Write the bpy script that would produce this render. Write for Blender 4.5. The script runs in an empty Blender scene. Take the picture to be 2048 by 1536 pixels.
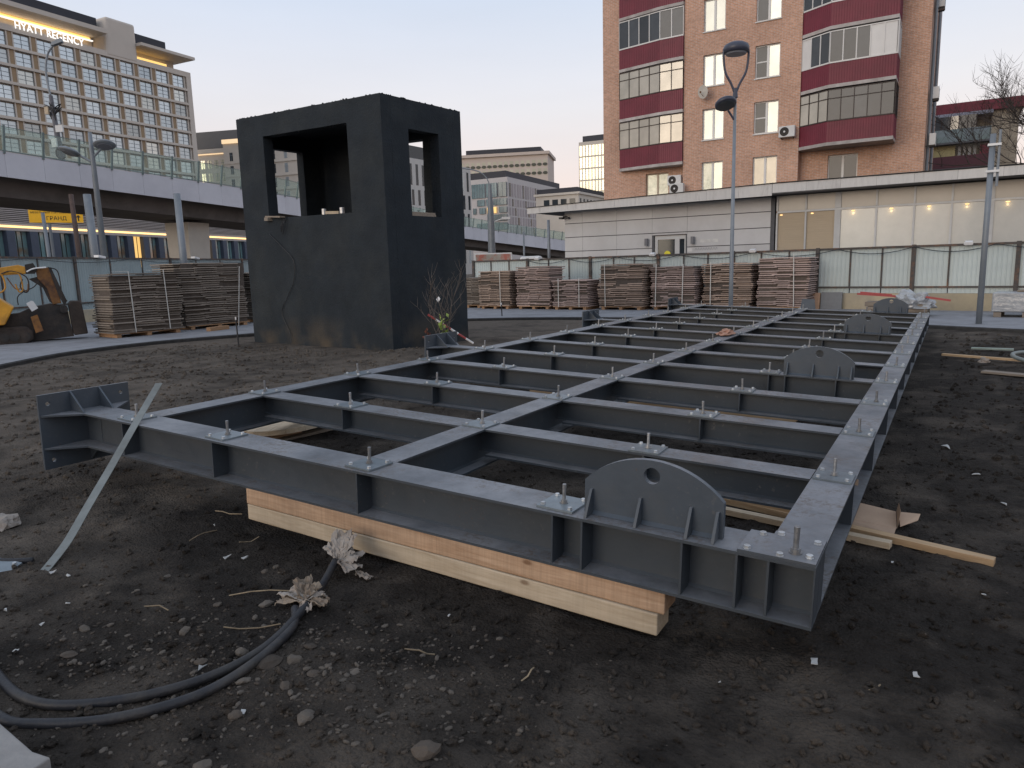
import bpy, bmesh, math, random
from mathutils import Matrix, Vector, noise
R = math.radians
random.seed(7)
sc = bpy.context.scene
COL = sc.collection

# ------------------------------------------------------------------ camera
cam = bpy.data.cameras.new('camera'); cam_o = bpy.data.objects.new('camera', cam); COL.objects.link(cam_o)
cam_o.matrix_world = Matrix(((0.85335, -0.06101, 0.51777, 0.5201),
                             (0.52065, 0.15240, -0.84006, -3.0772),
                             (-0.02765, 0.98644, 0.16179, 1.6879), (0, 0, 0, 1)))
cam.sensor_width = 36; cam.lens = 36 * 1435.07 / 2048
cam.clip_start = 0.05; cam.clip_end = 3000
sc.camera = cam_o

# ------------------------------------------------------------------ dusk sky: the sun is just down behind the camera
SUN_AZ = 196.0      # compass degrees from +Y, clockwise
world = bpy.data.worlds.new('World'); sc.world = world; world.use_nodes = True
wt = world.node_tree; WN = wt.nodes; WL = wt.links
bg = WN['Background']
sky = WN.new('ShaderNodeTexSky'); sky.sky_type = 'NISHITA'; sky.sun_disc = False
sky.sun_elevation = R(3.0); sky.sun_rotation = R(SUN_AZ)
tc = WN.new('ShaderNodeTexCoord'); sep = WN.new('ShaderNodeSeparateXYZ'); WL.new(tc.outputs['Generated'], sep.inputs[0])
ramp = WN.new('ShaderNodeValToRGB'); WL.new(sep.outputs[2], ramp.inputs[0])
cr = ramp.color_ramp
stops = [(0.0, (.72, .58, .55)), (0.06, (.88, .70, .66)), (0.12, (.86, .75, .74)), (0.20, (.80, .78, .82)), (0.34, (.64, .72, .87)), (0.65, (.62, .70, .85)), (1.0, (.60, .68, .83))]
while len(cr.elements) < len(stops): cr.elements.new(0.5)
for e, (p, c) in zip(cr.elements, stops): e.position = p; e.color = (*c, 1)
nsc = WN.new('ShaderNodeMix'); nsc.data_type = 'RGBA'; nsc.blend_type = 'ADD'; nsc.inputs[0].default_value = 0.030
cn = WN.new('ShaderNodeTexNoise'); cn.inputs['Scale'].default_value = 2.2; cn.inputs['Detail'].default_value = 6; cmap = WN.new('ShaderNodeMapping'); cmap.inputs['Scale'].default_value = (1, 1, 5); WL.new(tc.outputs['Generated'], cmap.inputs[0]); WL.new(cmap.outputs[0], cn.inputs['Vector'])
cmr = WN.new('ShaderNodeMapRange'); cmr.inputs[1].default_value = .3; cmr.inputs[2].default_value = .7; cmr.inputs[3].default_value = .965; cmr.inputs[4].default_value = 1.035; WL.new(cn.outputs['Fac'], cmr.inputs[0])
cvm = WN.new('ShaderNodeVectorMath'); cvm.operation = 'SCALE'; WL.new(ramp.outputs[0], cvm.inputs[0]); WL.new(cmr.outputs[0], cvm.inputs['Scale'])
WL.new(cvm.outputs[0], nsc.inputs[6]); smin = WN.new('ShaderNodeVectorMath'); smin.operation = 'MINIMUM'; smin.inputs[1].default_value = (22, 17, 12); WL.new(sky.outputs[0], smin.inputs[0]); WL.new(smin.outputs[0], nsc.inputs[7])
WL.new(nsc.outputs[2], bg.inputs[0]); bg.inputs[1].default_value = 1.0

sun = bpy.data.lights.new('sun_glow', 'SUN'); sun.energy = 0.95; sun.angle = R(35); sun.color = (1.0, .87, .73)
sun_o = bpy.data.objects.new('sun_glow', sun); COL.objects.link(sun_o)
sd = Vector((math.sin(R(SUN_AZ)) * math.cos(R(12)), math.cos(R(SUN_AZ)) * math.cos(R(12)), math.sin(R(12))))
sun_o.rotation_euler = (-sd).to_track_quat('-Z', 'Y').to_euler(); sun_o.location = sd * 50
vs = sc.view_settings; vs.view_transform = 'Standard'; vs.look = 'None'; vs.exposure = 0.0; vs.gamma = 1.0; vs.use_curve_mapping = False
sc.cycles.max_bounces = 6; sc.cycles.diffuse_bounces = 3; sc.cycles.glossy_bounces = 3; sc.cycles.transparent_max_bounces = 12
try: sc.cycles.use_denoising = True
except Exception: pass

# ------------------------------------------------------------------ materials
MATS = {}
def mat(name, col, rough=.7, var=.18, scale=4.0, bump=0.0, bscale=60.0, metal=0.0, spec=.5, col2=None, mix=(.45, .62), emit=None, es=1.0, stretch=None, rnd=.12, ior=None):
    """procedural principled surface: two noises vary the colour, a fine one gives relief"""
    if name in MATS: return MATS[name]
    m = bpy.data.materials.new(name); m.use_nodes = True; nt = m.node_tree; N = nt.nodes; L = nt.links
    p = N['Principled BSDF']; p.inputs['Roughness'].default_value = rough; p.inputs['Metallic'].default_value = metal
    p.inputs['Specular IOR Level'].default_value = spec
    if ior: p.inputs['IOR'].default_value = ior
    t = N.new('ShaderNodeTexCoord'); src = t.outputs['Object']
    if stretch:
        mp = N.new('ShaderNodeMapping'); mp.inputs['Scale'].default_value = stretch; L.new(src, mp.inputs[0]); src = mp.outputs[0]
    n1 = N.new('ShaderNodeTexNoise'); n1.inputs['Scale'].default_value = scale; n1.inputs['Detail'].default_value = 6; n1.inputs['Roughness'].default_value = .65
    L.new(src, n1.inputs['Vector'])
    mr = N.new('ShaderNodeMapRange'); mr.inputs[1].default_value = .25; mr.inputs[2].default_value = .75
    mr.inputs[3].default_value = 1 - var; mr.inputs[4].default_value = 1 + var; L.new(n1.outputs['Fac'], mr.inputs[0])
    base = N.new('ShaderNodeRGB'); base.outputs[0].default_value = (*col, 1); cout = base.outputs[0]
    if col2:
        n2 = N.new('ShaderNodeTexNoise'); n2.inputs['Scale'].default_value = scale * .37; n2.inputs['Detail'].default_value = 8; n2.inputs['Roughness'].default_value = .7
        L.new(src, n2.inputs['Vector'])
        r2 = N.new('ShaderNodeMapRange'); r2.inputs[1].default_value = mix[0]; r2.inputs[2].default_value = mix[1]; L.new(n2.outputs['Fac'], r2.inputs[0])
        mx = N.new('ShaderNodeMix'); mx.data_type = 'RGBA'; mx.inputs[6].default_value = (*col, 1); mx.inputs[7].default_value = (*col2, 1); L.new(r2.outputs[0], mx.inputs[0]); cout = mx.outputs[2]
    oi = N.new('ShaderNodeObjectInfo'); mo = N.new('ShaderNodeMapRange'); mo.inputs[3].default_value = 1 - rnd; mo.inputs[4].default_value = 1 + rnd; L.new(oi.outputs['Random'], mo.inputs[0])
    mm = N.new('ShaderNodeMath'); mm.operation = 'MULTIPLY'; L.new(mr.outputs[0], mm.inputs[0]); L.new(mo.outputs[0], mm.inputs[1])
    vm = N.new('ShaderNodeVectorMath'); vm.operation = 'SCALE'; L.new(cout, vm.inputs[0]); L.new(mm.outputs[0], vm.inputs['Scale'])
    L.new(vm.outputs[0], p.inputs['Base Color'])
    if bump:
        n3 = N.new('ShaderNodeTexNoise'); n3.inputs['Scale'].default_value = bscale; n3.inputs['Detail'].default_value = 5; L.new(src, n3.inputs['Vector'])
        b = N.new('ShaderNodeBump'); b.inputs['Strength'].default_value = bump; b.inputs['Distance'].default_value = .02; L.new(n3.outputs['Fac'], b.inputs['Height']); L.new(b.outputs[0], p.inputs['Normal'])
    if emit:
        p.inputs['Emission Color'].default_value = (*emit, 1); p.inputs['Emission Strength'].default_value = es
    MATS[name] = m; return m

def wood(name, col, dark, ring=30.0, axis=(1.0, 14.0, 14.0), rough=.75, var=.16, saw=0.0):
    """sawn timber: grain streaks run along the long axis, a few knots"""
    if name in MATS: return MATS[name]
    m = bpy.data.materials.new(name); m.use_nodes = True; nt = m.node_tree; N = nt.nodes; L = nt.links
    p = N['Principled BSDF']; p.inputs['Roughness'].default_value = rough; p.inputs['Specular IOR Level'].default_value = .25
    t = N.new('ShaderNodeTexCoord'); mp = N.new('ShaderNodeMapping'); mp.inputs['Scale'].default_value = axis; L.new(t.outputs['Object'], mp.inputs[0])
    n1 = N.new('ShaderNodeTexNoise'); n1.inputs['Scale'].default_value = 2.2; n1.inputs['Detail'].default_value = 8; n1.inputs['Roughness'].default_value = .72; n1.inputs['Distortion'].default_value = .6; L.new(mp.outputs[0], n1.inputs['Vector'])
    r1 = N.new('ShaderNodeMapRange'); r1.inputs[1].default_value = .35; r1.inputs[2].default_value = .7; L.new(n1.outputs['Fac'], r1.inputs[0])
    mx = N.new('ShaderNodeMix'); mx.data_type = 'RGBA'; mx.inputs[6].default_value = (*col, 1); mx.inputs[7].default_value = (*dark, 1); L.new(r1.outputs[0], mx.inputs[0])
    v = N.new('ShaderNodeTexVoronoi'); v.inputs['Scale'].default_value = 3.2
    mp2 = N.new('ShaderNodeMapping'); mp2.inputs['Scale'].default_value = (1.0, 2.0, 2.0); L.new(t.outputs['Object'], mp2.inputs[0]); L.new(mp2.outputs[0], v.inputs['Vector'])
    r2 = N.new('ShaderNodeMapRange'); r2.inputs[1].default_value = .05; r2.inputs[2].default_value = .11; r2.inputs[3].default_value = .75; r2.inputs[4].default_value = 0.0; L.new(v.outputs['Distance'], r2.inputs[0])
    mk = N.new('ShaderNodeMix'); mk.data_type = 'RGBA'; mk.inputs[7].default_value = (dark[0] * .45, dark[1] * .35, dark[2] * .3, 1); L.new(mx.outputs[2], mk.inputs[6]); L.new(r2.outputs[0], mk.inputs[0])
    n4 = N.new('ShaderNodeTexNoise'); n4.inputs['Scale'].default_value = 5; L.new(t.outputs['Object'], n4.inputs['Vector'])
    oi = N.new('ShaderNodeObjectInfo'); ad = N.new('ShaderNodeMath'); ad.operation = 'ADD'; L.new(oi.outputs['Random'], ad.inputs[0]); L.new(n4.outputs['Fac'], ad.inputs[1])
    r3 = N.new('ShaderNodeMapRange'); r3.inputs[1].default_value = .3; r3.inputs[2].default_value = 1.7; r3.inputs[3].default_value = 1 - var; r3.inputs[4].default_value = 1 + var; L.new(ad.outputs[0], r3.inputs[0])
    vm = N.new('ShaderNodeVectorMath'); vm.operation = 'SCALE'; L.new(mk.outputs[2], vm.inputs[0]); L.new(r3.outputs[0], vm.inputs['Scale']); L.new(vm.outputs[0], p.inputs['Base Color'])
    if saw:   # rough band-saw marks across the board
        mp3 = N.new('ShaderNodeMapping'); mp3.inputs['Scale'].default_value = (90, 3, 3); mp3.inputs['Rotation'].default_value = (0, R(4), 0); L.new(t.outputs['Object'], mp3.inputs[0]); n5 = N.new('ShaderNodeTexNoise'); n5.inputs['Scale'].default_value = 1.0; n5.inputs['Detail'].default_value = 4; L.new(mp3.outputs[0], n5.inputs['Vector'])
        n6 = N.new('ShaderNodeTexNoise'); n6.inputs['Scale'].default_value = 1.6; n6.inputs['Detail'].default_value = 6; L.new(t.outputs['Object'], n6.inputs['Vector'])
        q1 = N.new('ShaderNodeMapRange'); q1.inputs[1].default_value = .3; q1.inputs[2].default_value = .7; q1.inputs[3].default_value = 1 - saw; q1.inputs[4].default_value = 1 + saw * .6; L.new(n5.outputs['Fac'], q1.inputs[0])
        q2 = N.new('ShaderNodeMapRange'); q2.inputs[1].default_value = .3; q2.inputs[2].default_value = .6; q2.inputs[3].default_value = .72; q2.inputs[4].default_value = 1.05; L.new(n6.outputs['Fac'], q2.inputs[0])
        q3 = N.new('ShaderNodeMath'); q3.operation = 'MULTIPLY'; L.new(q1.outputs[0], q3.inputs[0]); L.new(q2.outputs[0], q3.inputs[1]); v2 = N.new('ShaderNodeVectorMath'); v2.operation = 'SCALE'; L.new(vm.outputs[0], v2.inputs[0]); L.new(q3.outputs[0], v2.inputs['Scale']); L.new(v2.outputs[0], p.inputs['Base Color'])
    b = N.new('ShaderNodeBump'); b.inputs['Strength'].default_value = .35; b.inputs['Distance'].default_value = .006; L.new(n1.outputs['Fac'], b.inputs['Height']); L.new(b.outputs[0], p.inputs['Normal'])
    MATS[name] = m; return m

def brick(name, c1, c2, mortar, horiz='X', bw=.26, bh=.077):
    m = bpy.data.materials.new(name); m.use_nodes = True; nt = m.node_tree; N = nt.nodes; L = nt.links
    p = N['Principled BSDF']; p.inputs['Roughness'].default_value = .85; p.inputs['Specular IOR Level'].default_value = .2
    t = N.new('ShaderNodeTexCoord'); s = N.new('ShaderNodeSeparateXYZ'); L.new(t.outputs['Object'], s.inputs[0])
    c = N.new('ShaderNodeCombineXYZ'); L.new(s.outputs[0 if horiz == 'X' else 1], c.inputs[0]); L.new(s.outputs[2], c.inputs[1])
    b = N.new('ShaderNodeTexBrick'); b.inputs['Scale'].default_value = 1.0; b.inputs['Brick Width'].default_value = bw; b.inputs['Row Height'].default_value = bh
    b.inputs['Mortar Size'].default_value = .011; b.inputs['Mortar Smooth'].default_value = .3; b.inputs['Bias'].default_value = -.1
    b.inputs['Color1'].default_value = (*c1, 1); b.inputs['Color2'].default_value = (*c2, 1); b.inputs['Mortar'].default_value = (*mortar, 1); L.new(c.outputs[0], b.inputs['Vector'])
    n = N.new('ShaderNodeTexNoise'); n.inputs['Scale'].default_value = .5; n.inputs['Detail'].default_value = 8; L.new(t.outputs['Object'], n.inputs['Vector'])
    n2 = N.new('ShaderNodeTexNoise'); n2.inputs['Scale'].default_value = 7; n2.inputs['Detail'].default_value = 3; L.new(t.outputs['Object'], n2.inputs['Vector'])
    ad = N.new('ShaderNodeMath'); ad.operation = 'ADD'; L.new(n.outputs['Fac'], ad.inputs[0]); L.new(n2.outputs['Fac'], ad.inputs[1])
    r = N.new('ShaderNodeMapRange'); r.inputs[1].default_value = .6; r.inputs[2].default_value = 1.4; r.inputs[3].default_value = .72; r.inputs[4].default_value = 1.25; L.new(ad.outputs[0], r.inputs[0])
    vm = N.new('ShaderNodeVectorMath'); vm.operation = 'SCALE'; L.new(b.outputs['Color'], vm.inputs[0]); L.new(r.outputs[0], vm.inputs['Scale']); L.new(vm.outputs[0], p.inputs['Base Color'])
    bm = N.new('ShaderNodeBump'); bm.inputs['Strength'].default_value = .6; bm.inputs['Distance'].default_value = .012; bm.invert = True; L.new(b.outputs['Fac'], bm.inputs['Height']); L.new(bm.outputs[0], p.inputs['Normal'])
    MATS[name] = m; return m

def glass_mat(name, tint=(.7, .85, .8), opacity=.35, rough=.05):
    m = bpy.data.materials.new(name); m.use_nodes = True; nt = m.node_tree; N = nt.nodes; L = nt.links
    N.remove(N['Principled BSDF']); out = N['Material Output']
    tr = N.new('ShaderNodeBsdfTransparent'); tr.inputs[0].default_value = (*tint, 1)
    df = N.new('ShaderNodeBsdfDiffuse'); df.inputs[0].default_value = (*[min(1, c * .8) for c in tint], 1)
    gl = N.new('ShaderNodeBsdfGlossy'); gl.inputs['Roughness'].default_value = rough
    m1 = N.new('ShaderNodeMixShader'); m1.inputs[0].default_value = opacity; L.new(tr.outputs[0], m1.inputs[1]); L.new(df.outputs[0], m1.inputs[2])
    lw = N.new('ShaderNodeLayerWeight'); lw.inputs[0].default_value = .5; pw = N.new('ShaderNodeMath'); pw.operation = 'POWER'; pw.inputs[1].default_value = 4.0; L.new(lw.outputs['Facing'], pw.inputs[0]); fr = N.new('ShaderNodeMapRange'); fr.inputs[3].default_value = .05; fr.inputs[4].default_value = .55; L.new(pw.outputs[0], fr.inputs[0])
    m2 = N.new('ShaderNodeMixShader'); L.new(fr.outputs[0], m2.inputs[0]); L.new(m1.outputs[0], m2.inputs[1]); L.new(gl.outputs[0], m2.inputs[2]); L.new(m2.outputs[0], out.inputs[0])
    MATS[name] = m; return m

# ------------------------------------------------------------------ mesh helpers
class B:
    def __init__(s): s.v = []; s.f = []; s.mi = []
    def add(s, vs, fs, m=0):
        o = len(s.v); s.v += [tuple(v) for v in vs]; s.f += [tuple(i + o for i in f) for f in fs]; s.mi += [m] * len(fs); return s
    def box(s, x0, x1, y0, y1, z0, z1, m=0):
        return s.add([(x0, y0, z0), (x1, y0, z0), (x1, y1, z0), (x0, y1, z0), (x0, y0, z1), (x1, y0, z1), (x1, y1, z1), (x0, y1, z1)],
                     [(0, 3, 2, 1), (4, 5, 6, 7), (0, 1, 5, 4), (1, 2, 6, 5), (2, 3, 7, 6), (3, 0, 4, 7)], m)
    def hexa(s, lo, hi, m=0):
        n = len(lo); return s.add(list(lo) + list(hi), [tuple(reversed(range(n))), tuple(range(n, 2 * n))] + [(i, (i + 1) % n, n + (i + 1) % n, n + i) for i in range(n)], m)
    def bar(s, a, b, w, h, up=(0, 0, 1), m=0):
        a = Vector(a); b = Vector(b); d = (b - a).normalized(); u = Vector(up); x = d.cross(u)
        if x.length < 1e-4: x = d.cross(Vector((1, 0, 0)))
        x.normalize(); u = x.cross(d); x = x * (w / 2); u = u * (h / 2)
        return s.hexa([a - x - u, a + x - u, a + x + u, a - x + u][::-1], [b - x - u, b + x - u, b + x + u, b - x + u][::-1], m)
    def tube(s, pts, r, n=8, m=0, caps=True):
        pts = [Vector(p) for p in pts]; rs = r if isinstance(r, (list, tuple)) else [r] * len(pts); rings = []; up = None
        for i, p in enumerate(pts):
            d = (pts[min(i + 1, len(pts) - 1)] - pts[max(i - 1, 0)])
            if d.length < 1e-9: d = Vector((0, 0, 1))
            d.normalize()
            if up is None:
                up = Vector((0, 0, 1)) if abs(d.z) < .9 else Vector((1, 0, 0))
            x = d.cross(up)
            if x.length < 1e-5: x = d.orthogonal()
            x.normalize(); y = x.cross(d); up = y
            rings.append([p + (x * math.cos(2 * math.pi * k / n) + y * math.sin(2 * math.pi * k / n)) * rs[i] for k in range(n)])
        vs = [v for rg in rings for v in rg]; fs = []
        for i in range(len(pts) - 1):
            for k in range(n): fs.append((i * n + k, i * n + (k + 1) % n, (i + 1) * n + (k + 1) % n, (i + 1) * n + k))
        if caps: fs += [tuple(reversed(range(n))), tuple(range((len(pts) - 1) * n, len(pts) * n))]
        return s.add(vs, fs, m)
    def cyl(s, a, b, r, r2=None, n=12, m=0): return s.tube([a, b], [r, r if r2 is None else r2], n, m)
    def prism(s, poly, ext, m=0):
        lo = [Vector(p) for p in poly]; e = Vector(ext); return s.hexa(lo, [p + e for p in lo], m)
    def lathe(s, prof, c=(0, 0, 0), n=20, m=0):
        c = Vector(c); vs = [c + Vector((r * math.cos(2 * math.pi * k / n), r * math.sin(2 * math.pi * k / n), z)) for r, z in prof for k in range(n)]
        fs = [(i * n + k, i * n + (k + 1) % n, (i + 1) * n + (k + 1) % n, (i + 1) * n + k) for i in range(len(prof) - 1) for k in range(n)]
        return s.add(vs, fs + [tuple(reversed(range(n))), tuple(range((len(prof) - 1) * n, len(prof) * n))], m)
    def mesh(s, name):
        me = bpy.data.meshes.new(name); me.from_pydata(s.v, [], s.f); me.polygons.foreach_set('material_index', s.mi)
        bm = bmesh.new(); bm.from_mesh(me); bmesh.ops.recalc_face_normals(bm, faces=bm.faces); bm.to_mesh(me); bm.free(); return me
    def obj(s, name, mats, parent=None, loc=(0, 0, 0), rot=(0, 0, 0), smooth=False, bevel=0):
        return put(name, s.mesh(name), mats, parent, loc, rot, smooth, bevel)
def put(name, me, mats=None, parent=None, loc=(0, 0, 0), rot=(0, 0, 0), smooth=False, bevel=0, scale=None):
    o = bpy.data.objects.new(name, me); COL.objects.link(o)
    if mats is not None and not me.materials:
        for m in (mats if isinstance(mats, (list, tuple)) else [mats]): me.materials.append(m)
    if parent is not None: o.parent = parent
    o.location = loc; o.rotation_euler = rot
    if scale: o.scale = scale
    if smooth: me.polygons.foreach_set('use_smooth', [True] * len(me.polygons))
    if bevel:
        b = o.modifiers.new('bevel', 'BEVEL'); b.width = bevel; b.segments = 2; b.limit_method = 'ANGLE'
    return o
def tag(o, label, cat, group=None):
    o['label'] = label; o['category'] = cat
    if group: o['group'] = group
    return o
def T(name, label, cat, loc=(0, 0, 0), rot=0.0, group=None):
    o = bpy.data.objects.new(name, None); COL.objects.link(o); o.empty_display_size = .2
    o.location = loc; o.rotation_euler = rot if isinstance(rot, tuple) else (0, 0, rot); return tag(o, label, cat, group)
def struct(o, kind='structure'): o['kind'] = kind; return o
def copy_tree(o, parent=None):
    c = o.copy(); COL.objects.link(c); c.parent = parent
    for ch in list(o.children): copy_tree(ch, c)
    return c
def text_mesh(txt, size, mat_, ext=.02, spacing=1.0):
    cu = bpy.data.curves.new('lettering', 'FONT'); cu.body = txt; cu.size = size; cu.extrude = ext; cu.space_character = spacing; cu.resolution_u = 3
    o = bpy.data.objects.new('lettering', cu); COL.objects.link(o); bpy.context.view_layer.update()
    me = bpy.data.meshes.new_from_object(o.evaluated_get(bpy.context.evaluated_depsgraph_get())); bpy.data.objects.remove(o)
    me.materials.clear(); me.materials.append(mat_); return me
def wall_cells(b, x0, x1, z0, z1, y0, y1, holes, m=0):
    """solid wall with real openings, cut into blocks round the holes"""
    zs = sorted({z0, z1, *[min(max(h[k], z0), z1) for h in holes for k in (2, 3)]})
    for za, zb in zip(zs, zs[1:]):
        hs = sorted([(h[0], h[1]) for h in holes if h[2] < (za + zb) / 2 < h[3]]); x = x0
        for a, c in hs:
            if a > x: b.box(x, a, y0, y1, za, zb, m)
            x = max(x, c)
        if x < x1: b.box(x, x1, y0, y1, za, zb, m)
def N3(x, y, z=0): return noise.noise(Vector((x, y, z)))
# ------------------------------------------------------------------ ground
def sstep(t): t = max(0., min(1., t)); return t * t * (3 - 2 * t)
def gz0(x, y):
    z = .10 * sstep((-x - .6) / 5.0) * (1 - sstep((y - 3) / 4.0)) * (1 - sstep((-x - 9) / 4.0))
    z += .16 * math.exp(-(((x + 8.5) / .8) ** 2 + ((y - 7.9) / .55) ** 2)) + .13 * math.exp(-(((x + 8.2) / .5) ** 2 + ((y - 10.3) / 1.2) ** 2))
    z += .05 * math.exp(-(((x + 6.9) / .5) ** 2 + ((y - .9) / .35) ** 2)) - .05 * math.exp(-(((x + 3.2) / .5) ** 2 + ((y + .12) / .15) ** 2))
    return z
def gz(x, y):
    z = gz0(x, y)
    if -60 < x < 30 and -30 < y < 60:
        q = sstep((x + 15.5) / 2.0) * (1 - sstep((y - 14.5) / 2.0)); q = .12 + .88 * q
        z += q * (.034 * N3(x * .9, y * .9) + .024 * N3(x * 2.7, y * 2.7, 3) - .018 * max(0, 1 - abs(N3(x * 1.3 + y * .35, y * .5, 7)) * 6))
        if -8 < x < 5 and -4 < y < 6:
            z += .009 * N3(x * 5.3, y * 6.1, 5) + .010 * N3(x * 15, y * 15, 9) + .006 * N3(x * 31, y * 31, 4) + .016 * max(0, N3(x * 11, y * 11, 2)) ** 1.5
    return z
def axis(a, b, st, far):
    c = [a + i * st for i in range(int((b - a) / st) + 1)]; lo = []; hi = []; s = st; p = a
    while p > -far: s *= 1.13; p -= s; lo.append(p)
    s = st; p = c[-1]
    while p < far: s *= 1.13; p += s; hi.append(p)
    return lo[::-1] + c + hi
gx = axis(-6.6, 3.4, .036, 1200); gy = axis(-2.7, 3.6, .036, 1200)
gv = [(x, y, gz(x, y)) for y in gy for x in gx]; nx = len(gx)
gf = [(j * nx + i, j * nx + i + 1, (j + 1) * nx + i + 1, (j + 1) * nx + i) for j in range(len(gy) - 1) for i in range(nx - 1)]
gm = bpy.data.meshes.new('ground'); gm.from_pydata(gv, [], gf)
def soil_material():
    m = bpy.data.materials.new('soil'); m.use_nodes = True; nt = m.node_tree; N = nt.nodes; L = nt.links
    p = N['Principled BSDF']; p.inputs['Roughness'].default_value = .95; p.inputs['Specular IOR Level'].default_value = .15
    t = N.new('ShaderNodeTexCoord'); src = t.outputs['Object']
    def nz(sc_, det=8, ro=.65, dist=0):
        n = N.new('ShaderNodeTexNoise'); n.inputs['Scale'].default_value = sc_; n.inputs['Detail'].default_value = det; n.inputs['Roughness'].default_value = ro; n.inputs['Distortion'].default_value = dist; L.new(src, n.inputs['Vector']); return n.outputs['Fac']
    def rng(f, a, b, c=0, d=1):
        r = N.new('ShaderNodeMapRange'); r.inputs[1].default_value = a; r.inputs[2].default_value = b; r.inputs[3].default_value = c; r.inputs[4].default_value = d; L.new(f, r.inputs[0]); return r.outputs[0]
    def mth(op, a, b):
        n = N.new('ShaderNodeMath'); n.operation = op
        for i, v in ((0, a), (1, b)):
            if isinstance(v, (int, float)): n.inputs[i].default_value = v
            else: L.new(v, n.inputs[i])
        return n.outputs[0]
    def mixc(f, a, b):
        n = N.new('ShaderNodeMix'); n.data_type = 'RGBA'; L.new(f, n.inputs[0])
        for i, v in ((6, a), (7, b)):
            if isinstance(v, tuple): n.inputs[i].default_value = (*v, 1)
            else: L.new(v, n.inputs[i])
        return n.outputs[2]
    s = N.new('ShaderNodeSeparateXYZ'); L.new(src, s.inputs[0])
    big = nz(.55, 6); fine = nz(9, 10, .75); mid = nz(2.2, 9, .7, .4)
    # dry trampled earth lies left of the frame and along the paths; the soil round the frame is freshly turned and dark
    dry = mth('ADD', rng(s.outputs[0], -3.2, -7.5, 0, .62), rng(big, .35, .68, -.28, .5))
    dry = mth('ADD', dry, rng(s.outputs[1], -.5, -1.6, 0, .22)); dry = mth('ADD', dry, rng(s.outputs[1], 11, 15, 0, .3))
    dry = mth('ADD', dry, rng(mid, .3, .7, -.3, .3))
    c = mixc(rng(dry, 0, .95), (.028, .0235, .020), (.180, .150, .122))
    c = mixc(rng(fine, .42, .72, 0, .5), c, (.072, .063, .056))
    vo = N.new('ShaderNodeTexVoronoi'); vo.inputs['Scale'].default_value = 38; L.new(src, vo.inputs['Vector'])
    c = mixc(mth('MULTIPLY', rng(vo.outputs['Distance'], .16, .10), rng(mid, .52, .62)), c, (.13, .115, .10))
    L.new(c, p.inputs['Base Color'])
    h = mth('ADD', mth('MULTIPLY', nz(22, 8, .7), 1.0), mth('MULTIPLY', mid, 1.3)); v2 = N.new('ShaderNodeTexVoronoi'); v2.inputs['Scale'].default_value = 60; L.new(src, v2.inputs['Vector'])
    h = mth('ADD', h, mth('MULTIPLY', v2.outputs['Distance'], -.5))
    b = N.new('ShaderNodeBump'); b.inputs['Strength'].default_value = 1.0; b.inputs['Distance'].default_value = .045; L.new(h, b.inputs['Height']); L.new(b.outputs[0], p.inputs['Normal'])
    return m
SOIL = soil_material()
struct(put('ground', gm, SOIL, smooth=True))
M = mat
ASPH = M('path_asphalt', (.27, .275, .29), .9, .12, 3, .25, 160, spec=.2, col2=(.22, .22, .23))
KERB = M('kerb_dark', (.06, .058, .056), .95, .3, 8, .4, 50, spec=.1)
near = [(-11.0, -6), (-13.4, 1.0), (-15.2, 3.5), (-16.3, 5.4), (-16.5, 7.6), (-15.8, 9.8), (-14.8, 12.6), (-13.2, 15.4), (-9.6, 16.9), (-5, 17.1), (-.6, 16.35), (1.3, 15.6), (9, 12.5)]
def smoothline(p, n=5):
    out = []
    for i in range(len(p) - 1):
        a = Vector(p[max(i - 1, 0)]); b = Vector(p[i]); c = Vector(p[i + 1]); d = Vector(p[min(i + 2, len(p) - 1)])
        for k in range(n):
            t = k / n; out.append(.5 * ((2 * b) + (c - a) * t + (2 * a - 5 * b + 4 * c - d) * t * t + (3 * b - a - 3 * c + d) * t ** 3))
    return out + [Vector(p[-1])]
pl_ = smoothline(near); n = len(pl_); ZP = .085
bm = bmesh.new(); ring = [(q.x, q.y) for q in pl_] + [(9, 24.5), (-17, 27), (-33, 25), (-28, 6), (-24, -6)]
pv = [bm.verts.new((x, y, ZP)) for x, y in ring]; pe = [bm.edges.new((pv[i], pv[(i + 1) % len(pv)])) for i in range(len(pv))]
bmesh.ops.triangle_fill(bm, use_beauty=True, edges=pe); bmesh.ops.recalc_face_normals(bm, faces=bm.faces)
pm_ = bpy.data.meshes.new('path'); bm.to_mesh(pm_); bm.free(); struct(put('path', pm_, ASPH))
b = B()
for i in range(n - 1):
    a, c = pl_[i], pl_[i + 1]; d = (c - a).normalized(); w = Vector((d.y, -d.x)) * .05
    if w.y > 0 and a.x > -9: w = -w
    b.hexa([(a.x, a.y, -.2), (c.x, c.y, -.2), (c.x + w.x, c.y + w.y, -.2), (a.x + w.x, a.y + w.y, -.2)], [(a.x, a.y, ZP - .004), (c.x, c.y, ZP - .004), (c.x + w.x, c.y + w.y, ZP - .02), (a.x + w.x, a.y + w.y, ZP - .02)])
struct(b.obj('path_kerb', KERB))

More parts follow.
